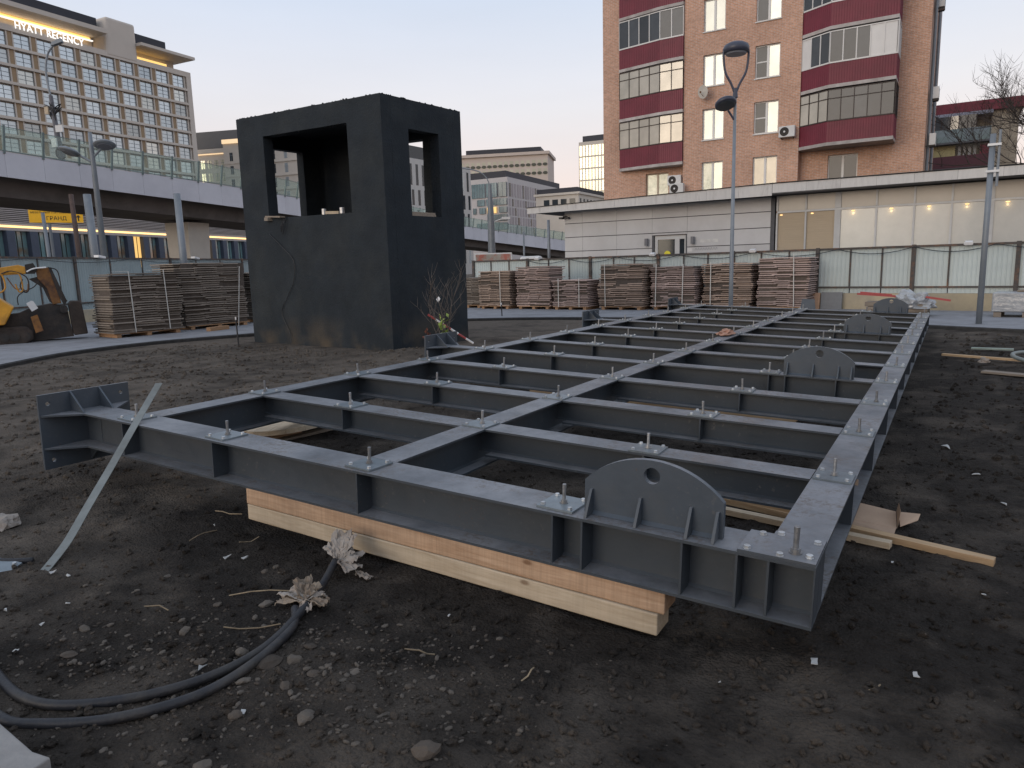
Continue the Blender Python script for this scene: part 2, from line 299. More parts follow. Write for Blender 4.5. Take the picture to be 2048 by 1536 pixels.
# ------------------------------------------------------------------ the steel frame
def dust_and_skylight(m, dust_skylight=(.24, .245, .26), mud=(.10, .075, .058), amt=.85):
    """pale site dirt with painted sky light, and dried mud, on whatever faces up"""
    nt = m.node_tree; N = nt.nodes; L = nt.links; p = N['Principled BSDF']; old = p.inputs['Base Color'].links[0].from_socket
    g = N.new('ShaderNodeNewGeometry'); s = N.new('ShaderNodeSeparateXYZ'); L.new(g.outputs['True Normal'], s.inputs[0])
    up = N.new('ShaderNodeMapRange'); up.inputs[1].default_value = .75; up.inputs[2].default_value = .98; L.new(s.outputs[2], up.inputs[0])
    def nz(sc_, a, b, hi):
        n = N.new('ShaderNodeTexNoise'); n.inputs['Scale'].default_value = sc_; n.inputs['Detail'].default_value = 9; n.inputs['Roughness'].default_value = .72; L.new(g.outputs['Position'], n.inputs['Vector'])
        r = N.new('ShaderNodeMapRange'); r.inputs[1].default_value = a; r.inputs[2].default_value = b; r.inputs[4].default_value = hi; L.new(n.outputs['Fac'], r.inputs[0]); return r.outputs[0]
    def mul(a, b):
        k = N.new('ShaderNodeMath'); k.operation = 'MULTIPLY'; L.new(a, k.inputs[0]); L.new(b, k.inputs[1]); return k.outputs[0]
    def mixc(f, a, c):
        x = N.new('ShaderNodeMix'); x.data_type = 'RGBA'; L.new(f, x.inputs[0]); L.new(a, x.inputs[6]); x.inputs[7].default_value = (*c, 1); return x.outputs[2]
    c = mixc(mul(up.outputs[0], nz(1.7, .25, .62, amt)), old, dust_skylight)  # pale tone paints sky light onto the tops, besides site dirt
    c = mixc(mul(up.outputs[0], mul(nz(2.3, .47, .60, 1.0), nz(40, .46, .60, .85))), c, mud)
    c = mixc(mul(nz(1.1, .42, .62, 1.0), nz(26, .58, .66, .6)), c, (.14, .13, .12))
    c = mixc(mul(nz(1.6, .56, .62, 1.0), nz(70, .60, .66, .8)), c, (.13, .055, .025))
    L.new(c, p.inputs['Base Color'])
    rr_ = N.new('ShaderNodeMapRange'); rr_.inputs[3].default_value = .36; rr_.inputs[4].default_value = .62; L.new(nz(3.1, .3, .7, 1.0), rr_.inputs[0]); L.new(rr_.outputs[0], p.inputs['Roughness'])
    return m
STEEL = dust_and_skylight(M('grey_paint', (.040, .050, .061), .42, .14, 2.5, .05, 30, spec=.5, col2=(.050, .056, .062), mix=(.5, .75), rnd=.05))
STEEL2 = dust_and_skylight(M('blue_grey_paint', (.049, .064, .082), .4, .14, 3, .05, 30, spec=.5, col2=(.062, .070, .078), rnd=.05))
ZINC = M('zinc', (.165, .195, .215), .38, .2, 14, .05, 40, metal=.35, rnd=.12)
BOLT = M('bolt_zinc', (.50, .52, .53), .4, .2, 20, metal=.6, rnd=.2)
STUD = M('stud_steel', (.30, .31, .32), .4, .3, 30, metal=.6, rnd=.3, col2=(.22, .21, .20))
TOP, TA = .46, .0342
FR = T('steel_platform', 'long grey painted steel beam frame with lifting plates, resting on timber', 'frame', (0, 0, TOP), (0, TA, 0))
XL, XA, XM, XB, XR = -4.749, -3.696, -2.40, -1.095, 0.0
BAY = 1.2; ROWS = 13; HW, HF = .105, .13; DD, DS = .275, .20
def ibeam(bb, ax, c, a0, a1, hw, dep, w0=None, w1=None, tf=.014, tw=.010):
    """I-section along x ('x', c = y) or y ('y', c = x); w0/w1: where the web ends if not with the flanges"""
    w0 = a0 if w0 is None else w0; w1 = a1 if w1 is None else w1
    def bx(p, q, r, s, z0, z1):
        if ax == 'x': bb.box(p, q, c + r, c + s, z0, z1)
        else: bb.box(c + r, c + s, p, q, z0, z1)
    bx(a0, a1, -hw, hw, -tf, 0); bx(a0, a1, -hw, hw, -dep, -dep + tf); bx(w0, w1, -tw / 2, tw / 2, -dep + tf - .001, -tf + .001)
    for s in (-1, 1):   # fillet welds
        for z in (-tf, -dep + tf):
            k = .009 * (1 if z < -.1 else -1)
            A = [(w0, s * tw / 2, z), (w0, s * (tw / 2 + .015), z), (w0, s * tw / 2, z + k * 1.4)]
            P = [(x, c + y, zz) if ax == 'x' else (c + y, x, zz) for x, y, zz in A]; e = (w1 - w0, 0, 0) if ax == 'x' else (0, w1 - w0, 0)
            bb.prism(P, e)
YF = 12 * BAY
b = B(); ibeam(b, 'x', 0, -5.25, XR + .115, HF, DD); b.obj('front_beam', STEEL, FR)['label'] = 'deep front beam with stiffeners'
b = B(); ibeam(b, 'x', YF, -5.25, XR + .115, HF, DD); b.obj('end_beam', STEEL, FR)
for x in (XL, XM, XR):
    b = B(); hw = HW if x < -1 else .1085; xc = x if x < -1 else x + .0065
    ibeam(b, 'y', xc, HF + .003, YF - HF - .003, hw, DD, .008, YF - .008); b.obj('long_beam', STEEL, FR)
for k in range(1, 12):
    dep = DD if k % 4 == 0 else DS; y = k * BAY
    for xa, xb in ((XL, XM), (XM, XR)):
        b = B(); e = .1055 if xb != XR else .105
        ibeam(b, 'x', y, xa + .108, xb - e - .001, HW, dep, xa + .007, xb - .007); b.obj('cross_beam', STEEL, FR)
    if k % 4 == 0:
        b = B(); ibeam(b, 'x', y, -5.25, XL - .108, HW, DD, None, XL - .007); b.obj('stub_beam', STEEL, FR)
# end brackets on the left ends of the deep beams
def bracket():
    b = B(); t = .02
    for z in (-.014, -DD):
        zz = (z, z + .014); b.hexa([(-5.2525, -.13, zz[0]), (-5.2525, .13, zz[0]), (-5.452, .352, zz[0]), (-5.452, -.352, zz[0])], [(-5.2525, -.13, zz[1]), (-5.2525, .13, zz[1]), (-5.452, .352, zz[1]), (-5.452, -.352, zz[1])])
    b.box(-5.45, -5.253, -.006, .006, -DD + .015, -.015)
    return b
BR = bracket()
holes = [(y, z) for y in (-.29, .29) for z in (.085, -.365)]
def holed_plate(x0, x1, y0, y1, z0, z1, holes, r):
    bm = bmesh.new(); loops = []
    vs = [bm.verts.new((x0, y, z)) for y, z in ((y0, z0), (y1, z0), (y1, z1), (y0, z1))]; es = [bm.edges.new((vs[i], vs[(i + 1) % 4])) for i in range(4)]
    for hy, hz in holes:
        h = [bm.verts.new((x0, hy + r * math.cos(k * math.pi / 6), hz + r * math.sin(k * math.pi / 6))) for k in range(12)]; es += [bm.edges.new((h[k], h[(k + 1) % 12])) for k in range(12)]
    f = bmesh.ops.triangle_fill(bm, use_beauty=True, use_dissolve=False, edges=es)['geom']; fs = [g for g in f if isinstance(g, bmesh.types.BMFace)]
    ex = bmesh.ops.extrude_face_region(bm, geom=fs)['geom']
    bmesh.ops.translate(bm, verts=[g for g in ex if isinstance(g, bmesh.types.BMVert)], vec=(x1 - x0, 0, 0)); bmesh.ops.recalc_face_normals(bm, faces=bm.faces)
    me = bpy.data.meshes.new('end_plate'); bm.to_mesh(me); bm.free(); return me
EP = holed_plate(-5.474, -5.454, -.36, .36, -.435, .16, holes, .017)
gus = B()
for y in (-.115, .115): gus.prism([(-5.4535, y - .007, 0.0005), (-5.27, y - .007, .0005), (-5.4535, y - .007, .158)], (0, .014, 0))
gusm = gus.mesh('gusset'); brm = BR.mesh('bracket_flange')
b = B(); b.prism([(-5.4535, -.007, -DD - .0005), (-5.27, -.007, -DD - .0005), (-5.4535, -.007, -.43)], (0, .014, 0)); gus2 = b.mesh('gusset')
for k in (0, 4, 8, 12):
    e = put('end_plate', EP, STEEL2, FR, (0, k * BAY, 0)); put('bracket_flange', brm, STEEL2, e); put('gusset', gusm, STEEL2, e); put('gusset', gus2, STEEL2, e)
# lifting plates
def lug_mesh():
    pts = [(-.96, 0), (-.287, 0), (-.287, .165)]; xc, w = -.6235, .3365; RA = (w * w + .145 ** 2) / (2 * .145)
    for i in range(1, 24):
        a = math.pi * i / 24; x = xc + w * math.cos(a); pts.append((x, .165 + math.sqrt(max(0, RA * RA - (x - xc) ** 2)) - (RA - .145)))
    pts.append((-.96, .165))
    bm = bmesh.new(); vs = [bm.verts.new((x, -.034, z)) for x, z in pts]; es = [bm.edges.new((vs[i], vs[(i + 1) % len(vs)])) for i in range(len(vs))]
    h = [bm.verts.new((-.622 + .039 * math.cos(k * math.pi / 12), -.034, .236 + .039 * math.sin(k * math.pi / 12))) for k in range(24)]; es += [bm.edges.new((h[k], h[(k + 1) % 24])) for k in range(24)]
    f = [g for g in bmesh.ops.triangle_fill(bm, use_beauty=True, edges=es)['geom'] if isinstance(g, bmesh.types.BMFace)]
    ex = bmesh.ops.extrude_face_region(bm, geom=f)['geom']; bmesh.ops.translate(bm, verts=[g for g in ex if isinstance(g, bmesh.types.BMVert)], vec=(0, .03, 0))
    bmesh.ops.recalc_face_normals(bm, faces=bm.faces); me = bpy.data.meshes.new('lifting_plate'); bm.to_mesh(me); bm.free(); return me
LUG = lug_mesh(); b = B()
b.prism([(-.0065, -.115, .0006), (-.0065, -.0345, .0006), (-.0065, -.0345, .125), (-.0065, -.05, .125)], (.013, 0, 0)); LG = b.mesh('gusset')
b = B()
for xa, xb in ((-.912, -.678), (-.662, -.438), (-.422, -.318)): b.prism([(xa, -.0345, .0006), (xa, -.052, .0006), (xa, -.0345, .017)], (xb - xa, 0, 0))
LW = b.mesh('weld_bead')
for k in (0, 4, 8, 12):
    e = put('lifting_plate', LUG, STEEL2, FR, (0, k * BAY, 0.0008))
    for x in (-.92, -.67, -.43, -.31): put('gusset', LG, STEEL2, e, (x, 0, 0))
    put('weld_bead', LW, STEEL2, e)
# web stiffeners
def stiff(x, y, s, dep, hw, ax='x'):
    t = .005; z0, z1 = -dep + .0145, -.0145
    b = B()
    if ax == 'x': b.box(x - t, x + t, min(y + s * .0055, y + s * (hw - .002)), max(y + s * .0055, y + s * (hw - .002)), z0, z1)
    else: b.box(min(x + s * .0055, x + s * (hw - .002)), max(x + s * .0055, x + s * (hw - .002)), y - t, y + t, z0, z1)
    b.obj('stiffener', STEEL, FR)
for x in (XA, -2.38, -1.09, -.93, -.44, -.2, -.07, XL): stiff(x, 0, -1, DD, HF)
for x in (XA, XB): stiff(x, 0, 1, DD, HF)
for k in range(1, 12):
    dep = DD if k % 4 == 0 else DS; y = k * BAY
    for x in (XA, XB): stiff(x, y, -1, dep, HW)
    if dep == DD:
        for x in (-.93, -.44): stiff(x, y, -1, dep, HW)
    stiff(XR + .0065, y, 1, DD, .1085, 'y'); stiff(XL, y, -1, DD, HW, 'y')
b = B(); b.box(.108, .1145, -.128, .128, -DD + .0145, -.0145); b.obj('end_cap', STEEL, FR)
# bolted anchor plates
b = B(); b.box(-.1, .1, -.1, .1, .001, .011); PLm = b.mesh('anchor_plate')
b = B(); b.lathe([(.0135, 0), (.0135, .002), (.012, .0025), (.012, .012), (.0095, .0135)], n=6); BTm = b.mesh('bolt')
b = B(); b.lathe([(.022, 0), (.022, .004), (.0165, .004), (.0165, .018), (.0095, .018), (.0095, .074), (.0102, .076), (.0102, .096), (.009, .098)], n=10); SDm = b.mesh('stud')
for k in range(ROWS):
    for ci, x in enumerate((XL, XA, XM, XB, XR)):
        if k == 0 and ci == 4: continue
        jx = random.uniform(-.006, .006); q = random.uniform(-.05, .05) + (R(0) if ci in (0, 2, 4) else 0)
        pl = put('anchor_plate', PLm, ZINC if ci != 4 else STEEL2, FR, (x + jx, k * BAY, 0), (0, 0, q)) if ci != 4 else put('anchor_plate', PLm, None, FR, (x + .006, k * BAY, 0), (0, 0, q * .3))
        for sx in (-.075, .075):
            for sy in (-.075, .075): put('bolt', BTm, BOLT, pl, (sx, sy, .0113), (0, 0, random.random()))
        put('stud', SDm, STUD, pl, (random.uniform(-.01, .01), random.uniform(-.01, .01), .0113), (random.uniform(-.05, .05), random.uniform(-.05, .05), 0))
b = B(); b.prism([(-.2, -.128, .001), (.113, -.128, .001), (.113, .17, .001), (-.1, .17, .001), (-.1, .128, .001), (-.2, .128, .001)], (0, 0, .012))
cp = b.obj('corner_plate', STEEL2, FR)
for x, y in ((-.165, -.1), (-.03, -.11), (-.14, .09), (-.07, .13), (.085, .1), (.08, -.07)): put('bolt', BTm, BOLT, cp, (x, y, .0133), (0, 0, random.random()), scale=(1.25, 1.25, 1.1))
put('stud', SDm, STUD, cp, (.02, -.045, .0133), scale=(1.25, 1.25, 1.2))
# ------------------------------------------------------------------ timber and things lying round the frame
PINE1 = wood('pine_orange', (.52, .36, .24), (.34, .21, .125), saw=.13); PINE2 = wood('pine_pale', (.57, .475, .35), (.40, .31, .21), saw=.05); OLDW = wood('weathered_board', (.30, .25, .20), (.17, .14, .11)); PINE3 = wood('lumber_tan', (.50, .36, .22), (.34, .22, .12))
def beam(name, label, L, w, h, loc, rot, m, cat='timber', group=None, bev=.006):
    b = B(); nseg = max(2, int(L / .25)); vs = []; fs = []
    for i in range(nseg + 1):
        x = -L / 2 + L * i / nseg; j = lambda s: random.uniform(-s, s)
        for y, z in ((-w / 2, 0), (w / 2, 0), (w / 2, h), (-w / 2, h)): vs.append((x, y + j(.0016), z + (j(.0012) if z else 0)))
    for i in range(nseg):
        for k in range(4): fs.append((4 * i + k, 4 * i + (k + 1) % 4, 4 * i + 4 + (k + 1) % 4, 4 * i + 4 + k))
    fs += [(3, 2, 1, 0), (4 * nseg, 4 * nseg + 1, 4 * nseg + 2, 4 * nseg + 3)]; b.add(vs, fs)
    return tag(b.obj(name, m, None, loc, rot, bevel=bev), label, cat, group)
zc = lambda x: TOP - TA * x - DD
LT = 2.86; xc_ = (-3.39 - .53) / 2
beam('timber_beam', 'upper orange-brown sawn timber bearing directly under the front steel beam', LT, .16, .106, (xc_ + .01, -.045, zc(xc_) - .1085), (0, TA, R(.2)), PINE1)
beam('timber_beam', 'lower paler sawn timber with a dark knot hole, lying on the soil under the front beam', LT - .03, .16, .106, (xc_ - .005, -.05, zc(xc_) - .2165), (0, TA, R(-.1)), PINE2)
for y, lab in ((4.75, 'timber support under the middle of the frame in the shade'), (9.55, 'timber support deep under the frame near the bush'), (14.35, 'timber support under the far end beam of the frame')):
    beam('timber_beam', lab, 3.2, .16, .21, (-2.4, y, zc(-2.4) - .211), (0, TA, 0), PINE3)
# round wooden drum side and block under the left bay
b = B(); nn = 28
for i in range(6):
    x0, x1 = -.46 + i * .154, -.46 + (i + 1) * .154 - .004; ys = [math.sqrt(max(.0, .47 ** 2 - x * x)) for x in (x0, (x0 + x1) / 2, x1)]
    xs = (x0, (x0 + x1) / 2, x1); P = [(x, -y, 0) for x, y in zip(xs, ys)] + [(x, y, 0) for x, y in zip(xs[::-1], ys[::-1])]; b.prism(P, (0, 0, .045))
t = tag(b.obj('drum_side', PINE2, None, (-5.05, 1.72, .205), (R(2), R(-4), R(25))), 'round wooden drum side lying under the left bay', 'drum')
beam('wood_block', 'short orange wood block under the round drum side', .55, .14, .12, (-5.08, 1.52, gz0(-5.1, 1.5) - .01), (0, 0, R(65)), PINE1, 'block')
beam('plank', 'grey plank on the soil beside the round drum side', 1.1, .1, .03, (-4.8, 1.95, gz0(-4.8, 2) + .012), (0, R(-2), R(78)), OLDW, 'plank')
# bent flat steel strip leaning on the front beam
STRIP = M('strip_galv', (.20, .215, .205), .5, .25, 5, .1, 30, metal=.25, col2=(.13, .13, .11), mix=(.5, .7))
pts = [Vector(p) for p in ((-3.66, -1.34, .05), (-3.72, -1.26, .06), (-3.80, -1.165, .075), (-3.947, -.985, .125), (-4.10, -.77, .25), (-4.30, -.485, .416), (-4.542, -.145, .619), (-4.82, .25, .85))]
sm = smoothline([tuple(p) for p in pts], 5); b = B(); vs = []
for i, p in enumerate(sm):
    d = (sm[min(i + 1, len(sm) - 1)] - sm[max(i - 1, 0)]).normalized(); w = Vector((.80, .60, 0)) * .027; nn_ = d.cross(w).normalized() * .0022
    vs += [p - w - nn_, p + w - nn_, p + w + nn_, p - w + nn_]
fs = [(4 * i + k, 4 * i + (k + 1) % 4, 4 * i + 4 + (k + 1) % 4, 4 * i + 4 + k) for i in range(len(sm) - 1) for k in range(4)] + [(0, 1, 2, 3), tuple(len(vs) - 4 + k for k in range(4))]
b.add(vs, fs); tag(b.obj('steel_strip', STRIP), 'bent flat steel strip leaning on the front beam from the soil', 'strip')
# lumber and cardboard by the right corner
beam('lumber', 'long tan stick of lumber sticking out right of the frame corner', 1.75, .062, .042, (-.06, 1.60, .02), (0, R(1.2), R(-11)), PINE3, 'lumber', bev=.003)
beam('lumber', 'short pale stick of lumber, nearest of those under the right corner', 1.05, .06, .04, (-.22, 1.49, .018), (0, 0, R(-9)), PINE2, 'lumber', bev=.003)
beam('lumber', 'tan stick of lumber with a broken end seen inside the right bay', .75, .06, .045, (-.32, 1.66, .045), (0, R(.5), R(-9)), PINE3, 'lumber', bev=.003)
CARD = M('cardboard', (.40, .29, .21), .9, .12, 6, .1, 60, spec=.1)
def sheet(name, label, cat, poly, m, loc, rot, fold=None, th=.004):
    b = B(); b.prism([(x, y, z) for x, y, z in poly], (0, 0, th)); return tag(b.obj(name, m, None, loc, rot), label, cat)
t = T('cardboard_box', 'torn open cardboard box lying flat by the right end of the lumber', 'box', (.17, 1.84, .03), R(8))
for nm, P, rot in (('flap', [(-.16, -.12, .03), (.12, -.13, .0), (.13, .1, .03), (-.1, .13, .06)], (0, 0, 0)), ('flap', [(.125, -.13, .0), (.14, -.1, .1), (.145, .1, .09), (.135, .1, .035)], (0, 0, 0)), ('flap', [(.14, -.12, .01), (.25, .02, .015), (.27, .1, .03), (.145, .1, .03)], (0, 0, 0)), ('flap', [(-.2, -.2, .0), (.1, -.22, -.01), (.115, -.14, .0), (-.16, -.13, .03)], (0, 0, 0)), ('flap', [(-.2, .16, .05), (-.1, .15, .06), (-.09, .17, .2), (-.18, .18, .22)], (0, 0, 0))):
    b = B(); b.prism(P, (0.002, .004, .004)); b.obj(nm, CARD, t)
# cables with wrapped ends
RUB = M('cable_rubber', (.019, .020, .024), .5, .3, 7, .15, 60, spec=.35, col2=(.048, .044, .040), mix=(.48, .66))
def cable(name, label, P, r, cat='cable', sub=6):
    sm = smoothline([(x, y, gz(x, y) + r * .8 + (z if z else 0)) for x, y, z in P], sub); b = B(); b.tube(sm, r, 10); return tag(b.obj(name, RUB, smooth=True), label, cat)
cable('cable', 'thick dark cable, upper of the pair curving to the lower left', [(-3.9, -1.7, 0), (-3.3, -1.76, .0), (-2.86, -1.84, .0), (-2.59, -1.86, 0), (-2.38, -1.79, 0), (-2.16, -1.6, .005), (-2.03, -1.36, .01), (-2.03, -1.1, .01), (-2.13, -.8, .01), (-2.24, -.58, .02), (-2.33, -.38, .07)], .021)
cable('cable', 'thick dark cable, lower of the pair curving to the lower left', [(-3.3, -1.75, 0), (-2.9, -1.92, 0), (-2.55, -1.965, 0), (-2.36, -1.9, 0), (-2.14, -1.745, 0), (-1.98, -1.5, 0), (-1.95, -1.25, 0), (-2.05, -.95, 0), (-2.17, -.82, .01)], .021)
PAPER = M('crumpled_wrap', (.29, .26, .23), .85, .2, 9, .3, 40, spec=.2, col2=(.26, .21, .17), rnd=.15)
def crumple(name, label, cat, loc, sx, sy, sz, m, seed=0, sub=3, rot=0):
    bm = bmesh.new(); bmesh.ops.create_icosphere(bm, subdivisions=sub, radius=1)
    for v in bm.verts:
        d = v.co.normalized(); q = 1 + .55 * noise.noise(d * 1.7 + Vector((seed, 0, 0))) + .32 * noise.noise(d * 4.1 + Vector((0, seed, 3))) + .14 * noise.noise(d * 9 + Vector((0, seed, 3)))
        v.co = Vector((d.x * q * sx, d.y * q * sy, max(-.25, d.z * q) * sz))
    me = bpy.data.meshes.new(name); bm.to_mesh(me); bm.free(); o = put(name, me, m, None, loc, (0, 0, rot)); 
    return tag(o, label, cat) if label else o
def petal(par, loc, az, L_, W_p, lift, curl, seed, m):
    """one crumpled flap of wrapping, gathered where it is tied"""
    n = 11; k = random.Random(seed); vs = []
    for i in range(n):
        t = i / (n - 1)
        for j in range(n):
            u = j / (n - 1) - .5; w = W_p * (.12 + .95 * t ** .6) * (1 - .25 * t * abs(u))
            x = L_ * t * math.cos(lift * (1 - .3 * t)); z = L_ * t * math.sin(lift * (1 - curl * t)); q = Vector((t * 3 + seed, u * 4, seed))
            z += .018 * noise.noise(q * 1.6) * (.3 + t) + .012 * math.sin(u * 9 + seed + 3 * t) * (1.1 - .5 * t) + .006 * k.uniform(-1, 1); x += .012 * noise.noise(q * 2.1) + .005 * k.uniform(-1, 1); y = u * w + .010 * noise.noise(q * 2.7 + Vector((5, 0, 0)))
            ca, sa = math.cos(az), math.sin(az); vs.append((loc[0] + x * ca - y * sa, loc[1] + x * sa + y * ca, loc[2] + max(-.01, z)))
    b = B(); b.add(vs, [(i * n + j, i * n + j + 1, (i + 1) * n + j + 1, (i + 1) * n + j) for i in range(n - 1) for j in range(n - 1)]); o = b.obj('fold', m, par)
    sm_ = o.modifiers.new('thickness', 'SOLIDIFY'); sm_.thickness = .002; return o
PAPER2 = M('brown_wrap', (.22, .175, .135), .9, .25, 9, .3, 40, spec=.15, col2=(.32, .27, .21), rnd=.2)
t = T('cable_wrap', 'crumpled pale wrap tied round the cable end below the front beam', 'wrap', (-2.35, -.34, gz(-2.35, -.34) + .075))
for i, (az, L_, w, lf, cu) in enumerate(((115, .15, .13, 1.25, .1), (80, .15, .12, 1.1, .0), (20, .15, .14, .55, .6), (-15, .17, .12, .25, 1.2), (160, .12, .10, .9, .3), (50, .11, .10, .9, .5))): petal(t, (0, 0, 0), R(az), L_, w, lf, cu, 3 + i * 5, PAPER)
petal(t, (.13, .0, -.05), R(-10), .13, .05, .1, .5, 60, PAPER)
t = T('cable_wrap', 'brownish torn wrap round the two cables left of the pale one', 'wrap', (-2.18, -.75, gz(-2.18, -.75) + .03))
for i, (az, L_, w, lf, cu) in enumerate(((170, .17, .12, .35, .8), (140, .16, .11, .6, .3), (200, .14, .10, .2, 1.0), (60, .12, .09, .6, .7), (20, .13, .08, .4, .8), (100, .11, .09, .8, .3), (-40, .10, .07, .3, 1.0))): petal(t, (0, 0, 0), R(az), L_, w, lf, cu, 40 + i * 7, PAPER2 if i % 3 else PAPER)
# concrete slab corner lower left, zinc plate beyond the left edge
CONC = M('concrete', (.25, .24, .23), .9, .15, 7, .2, 60, spec=.2)
b = B(); b.prism([(-2.48, -1.985, .0), (-2.15, -2.01, 0), (-2.06, -1.995, 0), (-1.9, -2.9, 0), (-3.1, -2.9, 0)], (0, 0, .055)); tag(b.obj('paving_slab', CONC, bevel=.006, loc=(0, -.02, -.005)), 'smooth grey paving slab corner at the lower left edge', 'slab')
t = T('anchor_plate', 'loose zinc plate with bolts on the soil at the left edge', 'plate', (-4.02, -1.36, .07), (R(12), R(8), R(20)))
b = B(); b.box(-.1, .1, -.1, .1, .0, .01); b.obj('plate', ZINC, t)
for x, y in ((.075, .075), (.075, -.075), (-.075, .075)): put('bolt', BTm, None, t, (x, y, .0103))
crumple('rag', 'pale crumpled rag on the soil at the left picture edge', 'rag', (-4.74, -1.0, .11), .11, .09, .06, PAPER, 77)
cable('cable', 'dark cable end running in from the left edge beside the steel strip', [(-4.9, -1.6, 0), (-4.4, -1.35, .0), (-4.1, -1.3, 0), (-3.95, -1.18, -.005)], .018)
# bag on the middle beam
BAG = M('brown_bag', (.36, .20, .14), .9, .25, 8, .3, 40, spec=.2)
crumple('work_glove', 'brown crumpled bag lying on the middle long beam', 'bag', (-2.46, 8.12, .575), .10, .24, .055, BAG, 5)

# ------------------------------------------------------------------ stones, clods, litter
STONE = M('pebble', (.082, .068, .056), .9, .25, 18, .25, 70, spec=.2, rnd=.35); STONE2 = M('rubble', (.115, .10, .085), .95, .2, 18, .35, 60, spec=.15, rnd=.25); CLOD = M('clod', (.030, .026, .024), .98, .3, 20, .5, 80, spec=.1, rnd=.2)
def stone_mesh(name, seed, flat=.6, sub=2):
    bm = bmesh.new(); bmesh.ops.create_icosphere(bm, subdivisions=sub, radius=1)
    for v in bm.verts:
        d = v.co.normalized(); q = 1 + .35 * noise.noise(d * 1.1 + Vector((seed * 3.1, 0, 0))) + .16 * noise.noise(d * 2.7 + Vector((0, seed * 2.3, 0))); v.co = Vector((d.x * q, d.y * q * .8, d.z * q * flat))
    me = bpy.data.meshes.new(name); bm.to_mesh(me); bm.free(); return me
SMs = [stone_mesh('stone', i, .35 + .1 * (i % 4)) for i in range(8)]
for i, me in enumerate(SMs): me.materials.append(STONE2 if i % 2 else STONE)
big = [(-1.91, -1.2, .058), (-1.48, -1.39, .044), (-.96, -1.32, .05), (-1.83, -1.13, .035), (-1.68, -1.16, .03), (-2.39, -.82, .035), (-1.47, -1.16, .03), (-2.0, -1.15, .028), (-1.72, -1.28, .026), (-1.55, -1.05, .024), (-2.05, -1.02, .03), (-2.5, -1.2, .03), (-2.2, -1.33, .03), (-1.9, -1.34, .028), (-1.75, -1.5, .03), (-1.6, -1.75, .033), (-1.4, -1.9, .035), (-2.6, -.95, .025), (-2.72, -.55, .025), (-2.68, -.5, .02), (-2.62, -.52, .022), (-1.25, -1.2, .02), (-.9, -.95, .022), (-2.9, -1.45, .03), (-2.75, -1.6, .035), (-3.1, -.9, .022), (-1.3, -1.0, .022), (-2.1, -1.2, .032), (-1.85, -1.02, .03), (-.55, -1.5, .03)]
for i, (x, y, s) in enumerate(big):
    o = put('stone', SMs[i % 8], None, None, (x, y, gz(x, y) + s * .12), (random.uniform(-.2, .2), random.uniform(-.2, .2), random.uniform(0, 6)), scale=(s, s, s))
    tag(o, {0: 'broad flat grey stone lying against the lower cable', 1: 'rounded brown stone alone below the cables', 2: 'largest pale brown stone at the bottom picture edge', 5: 'grey stone beside the brownish torn wrap', 16: 'pale stone cut off by the bottom edge left of the largest one'}.get(i, 'loose grey-brown stone in the rubble on the dark soil near the cables'), 'stone', 'loose stones round the cables')
def scatter(name, label, cat, n, fn, m, smin, smax, flat=.6, seed=1):
    rnd = random.Random(seed); vs = []; fs = []
    ico = stone_mesh('tmp', seed, flat, 1); bv = [v.co.copy() for v in ico.vertices]; bf = [tuple(p.vertices) for p in ico.polygons]; bpy.data.meshes.remove(ico)
    for i in range(n):
        x, y = fn(rnd); s = smin + (smax - smin) * rnd.random() ** 3; a = rnd.uniform(0, 6.28); ca, sa = math.cos(a), math.sin(a); e = rnd.uniform(.6, 1.0); z = gz(x, y) + s * .15; o = len(vs)
        tx = rnd.uniform(-.5, .5)
        for v in bv: vs.append((x + s * (v.x * ca - v.y * e * sa), y + s * (v.x * sa + v.y * e * ca), z + s * (v.z + tx * v.x * .4)))
        fs += [tuple(k + o for k in f) for f in bf]
    me = bpy.data.meshes.new(name); me.from_pydata(vs, [], fs); o = struct(put(name, me, m), 'stuff'); tag(o, label, cat); return o
def near_cable(r):
    t = r.random(); cx, cy = -2.9 + 1.9 * t, -1.7 + .8 * t; return cx + r.gauss(0, .38), cy + r.gauss(0, .25)
def anywhere(r):
    while True:
        d = 1.2 + 9 * r.random() ** 1.7; a = R(-31 + r.uniform(-42, 45)); x, y = .52 + d * math.sin(a), -3.08 + d * math.cos(a)
        if not (-3.45 < x < -.5 and -.14 < y < .06): return x, y
scatter('gravel', 'grey-brown gravel scattered round the cables', 'gravel', 3000, near_cable, STONE, .002, .014, .6, 3)
scatter('gravel', 'paler crushed rubble between the cables and the timber', 'gravel', 800, near_cable, STONE2, .003, .022, .45, 4)
scatter('soil_clods', 'small clods of soil strewn over the ground', 'soil', 15000, anywhere, SOIL, .003, .026, .7, 5)
def left_soil(r):
    return r.uniform(-15.5, -5.5), r.uniform(-.5, 8.2)
def right_soil(r):
    return r.uniform(.4, 5.5), r.uniform(3, 15)
scatter('soil_clods', 'clods of dry soil between the frame and the left path', 'soil', 7000, left_soil, SOIL, .006, .045, .7, 15)
scatter('soil_clods', 'clods of dark soil right of the frame', 'soil', 4000, right_soil, SOIL, .006, .045, .7, 16)
scatter('gravel', 'sparse small stones over the rest of the soil', 'gravel', 900, anywhere, STONE, .002, .009, .6, 6)
WHITE = M('litter_white', (.40, .40, .39), .7, .1, 20, rnd=.25); STRAW = M('twig', (.22, .17, .11), .9, .3, 20, rnd=.3)
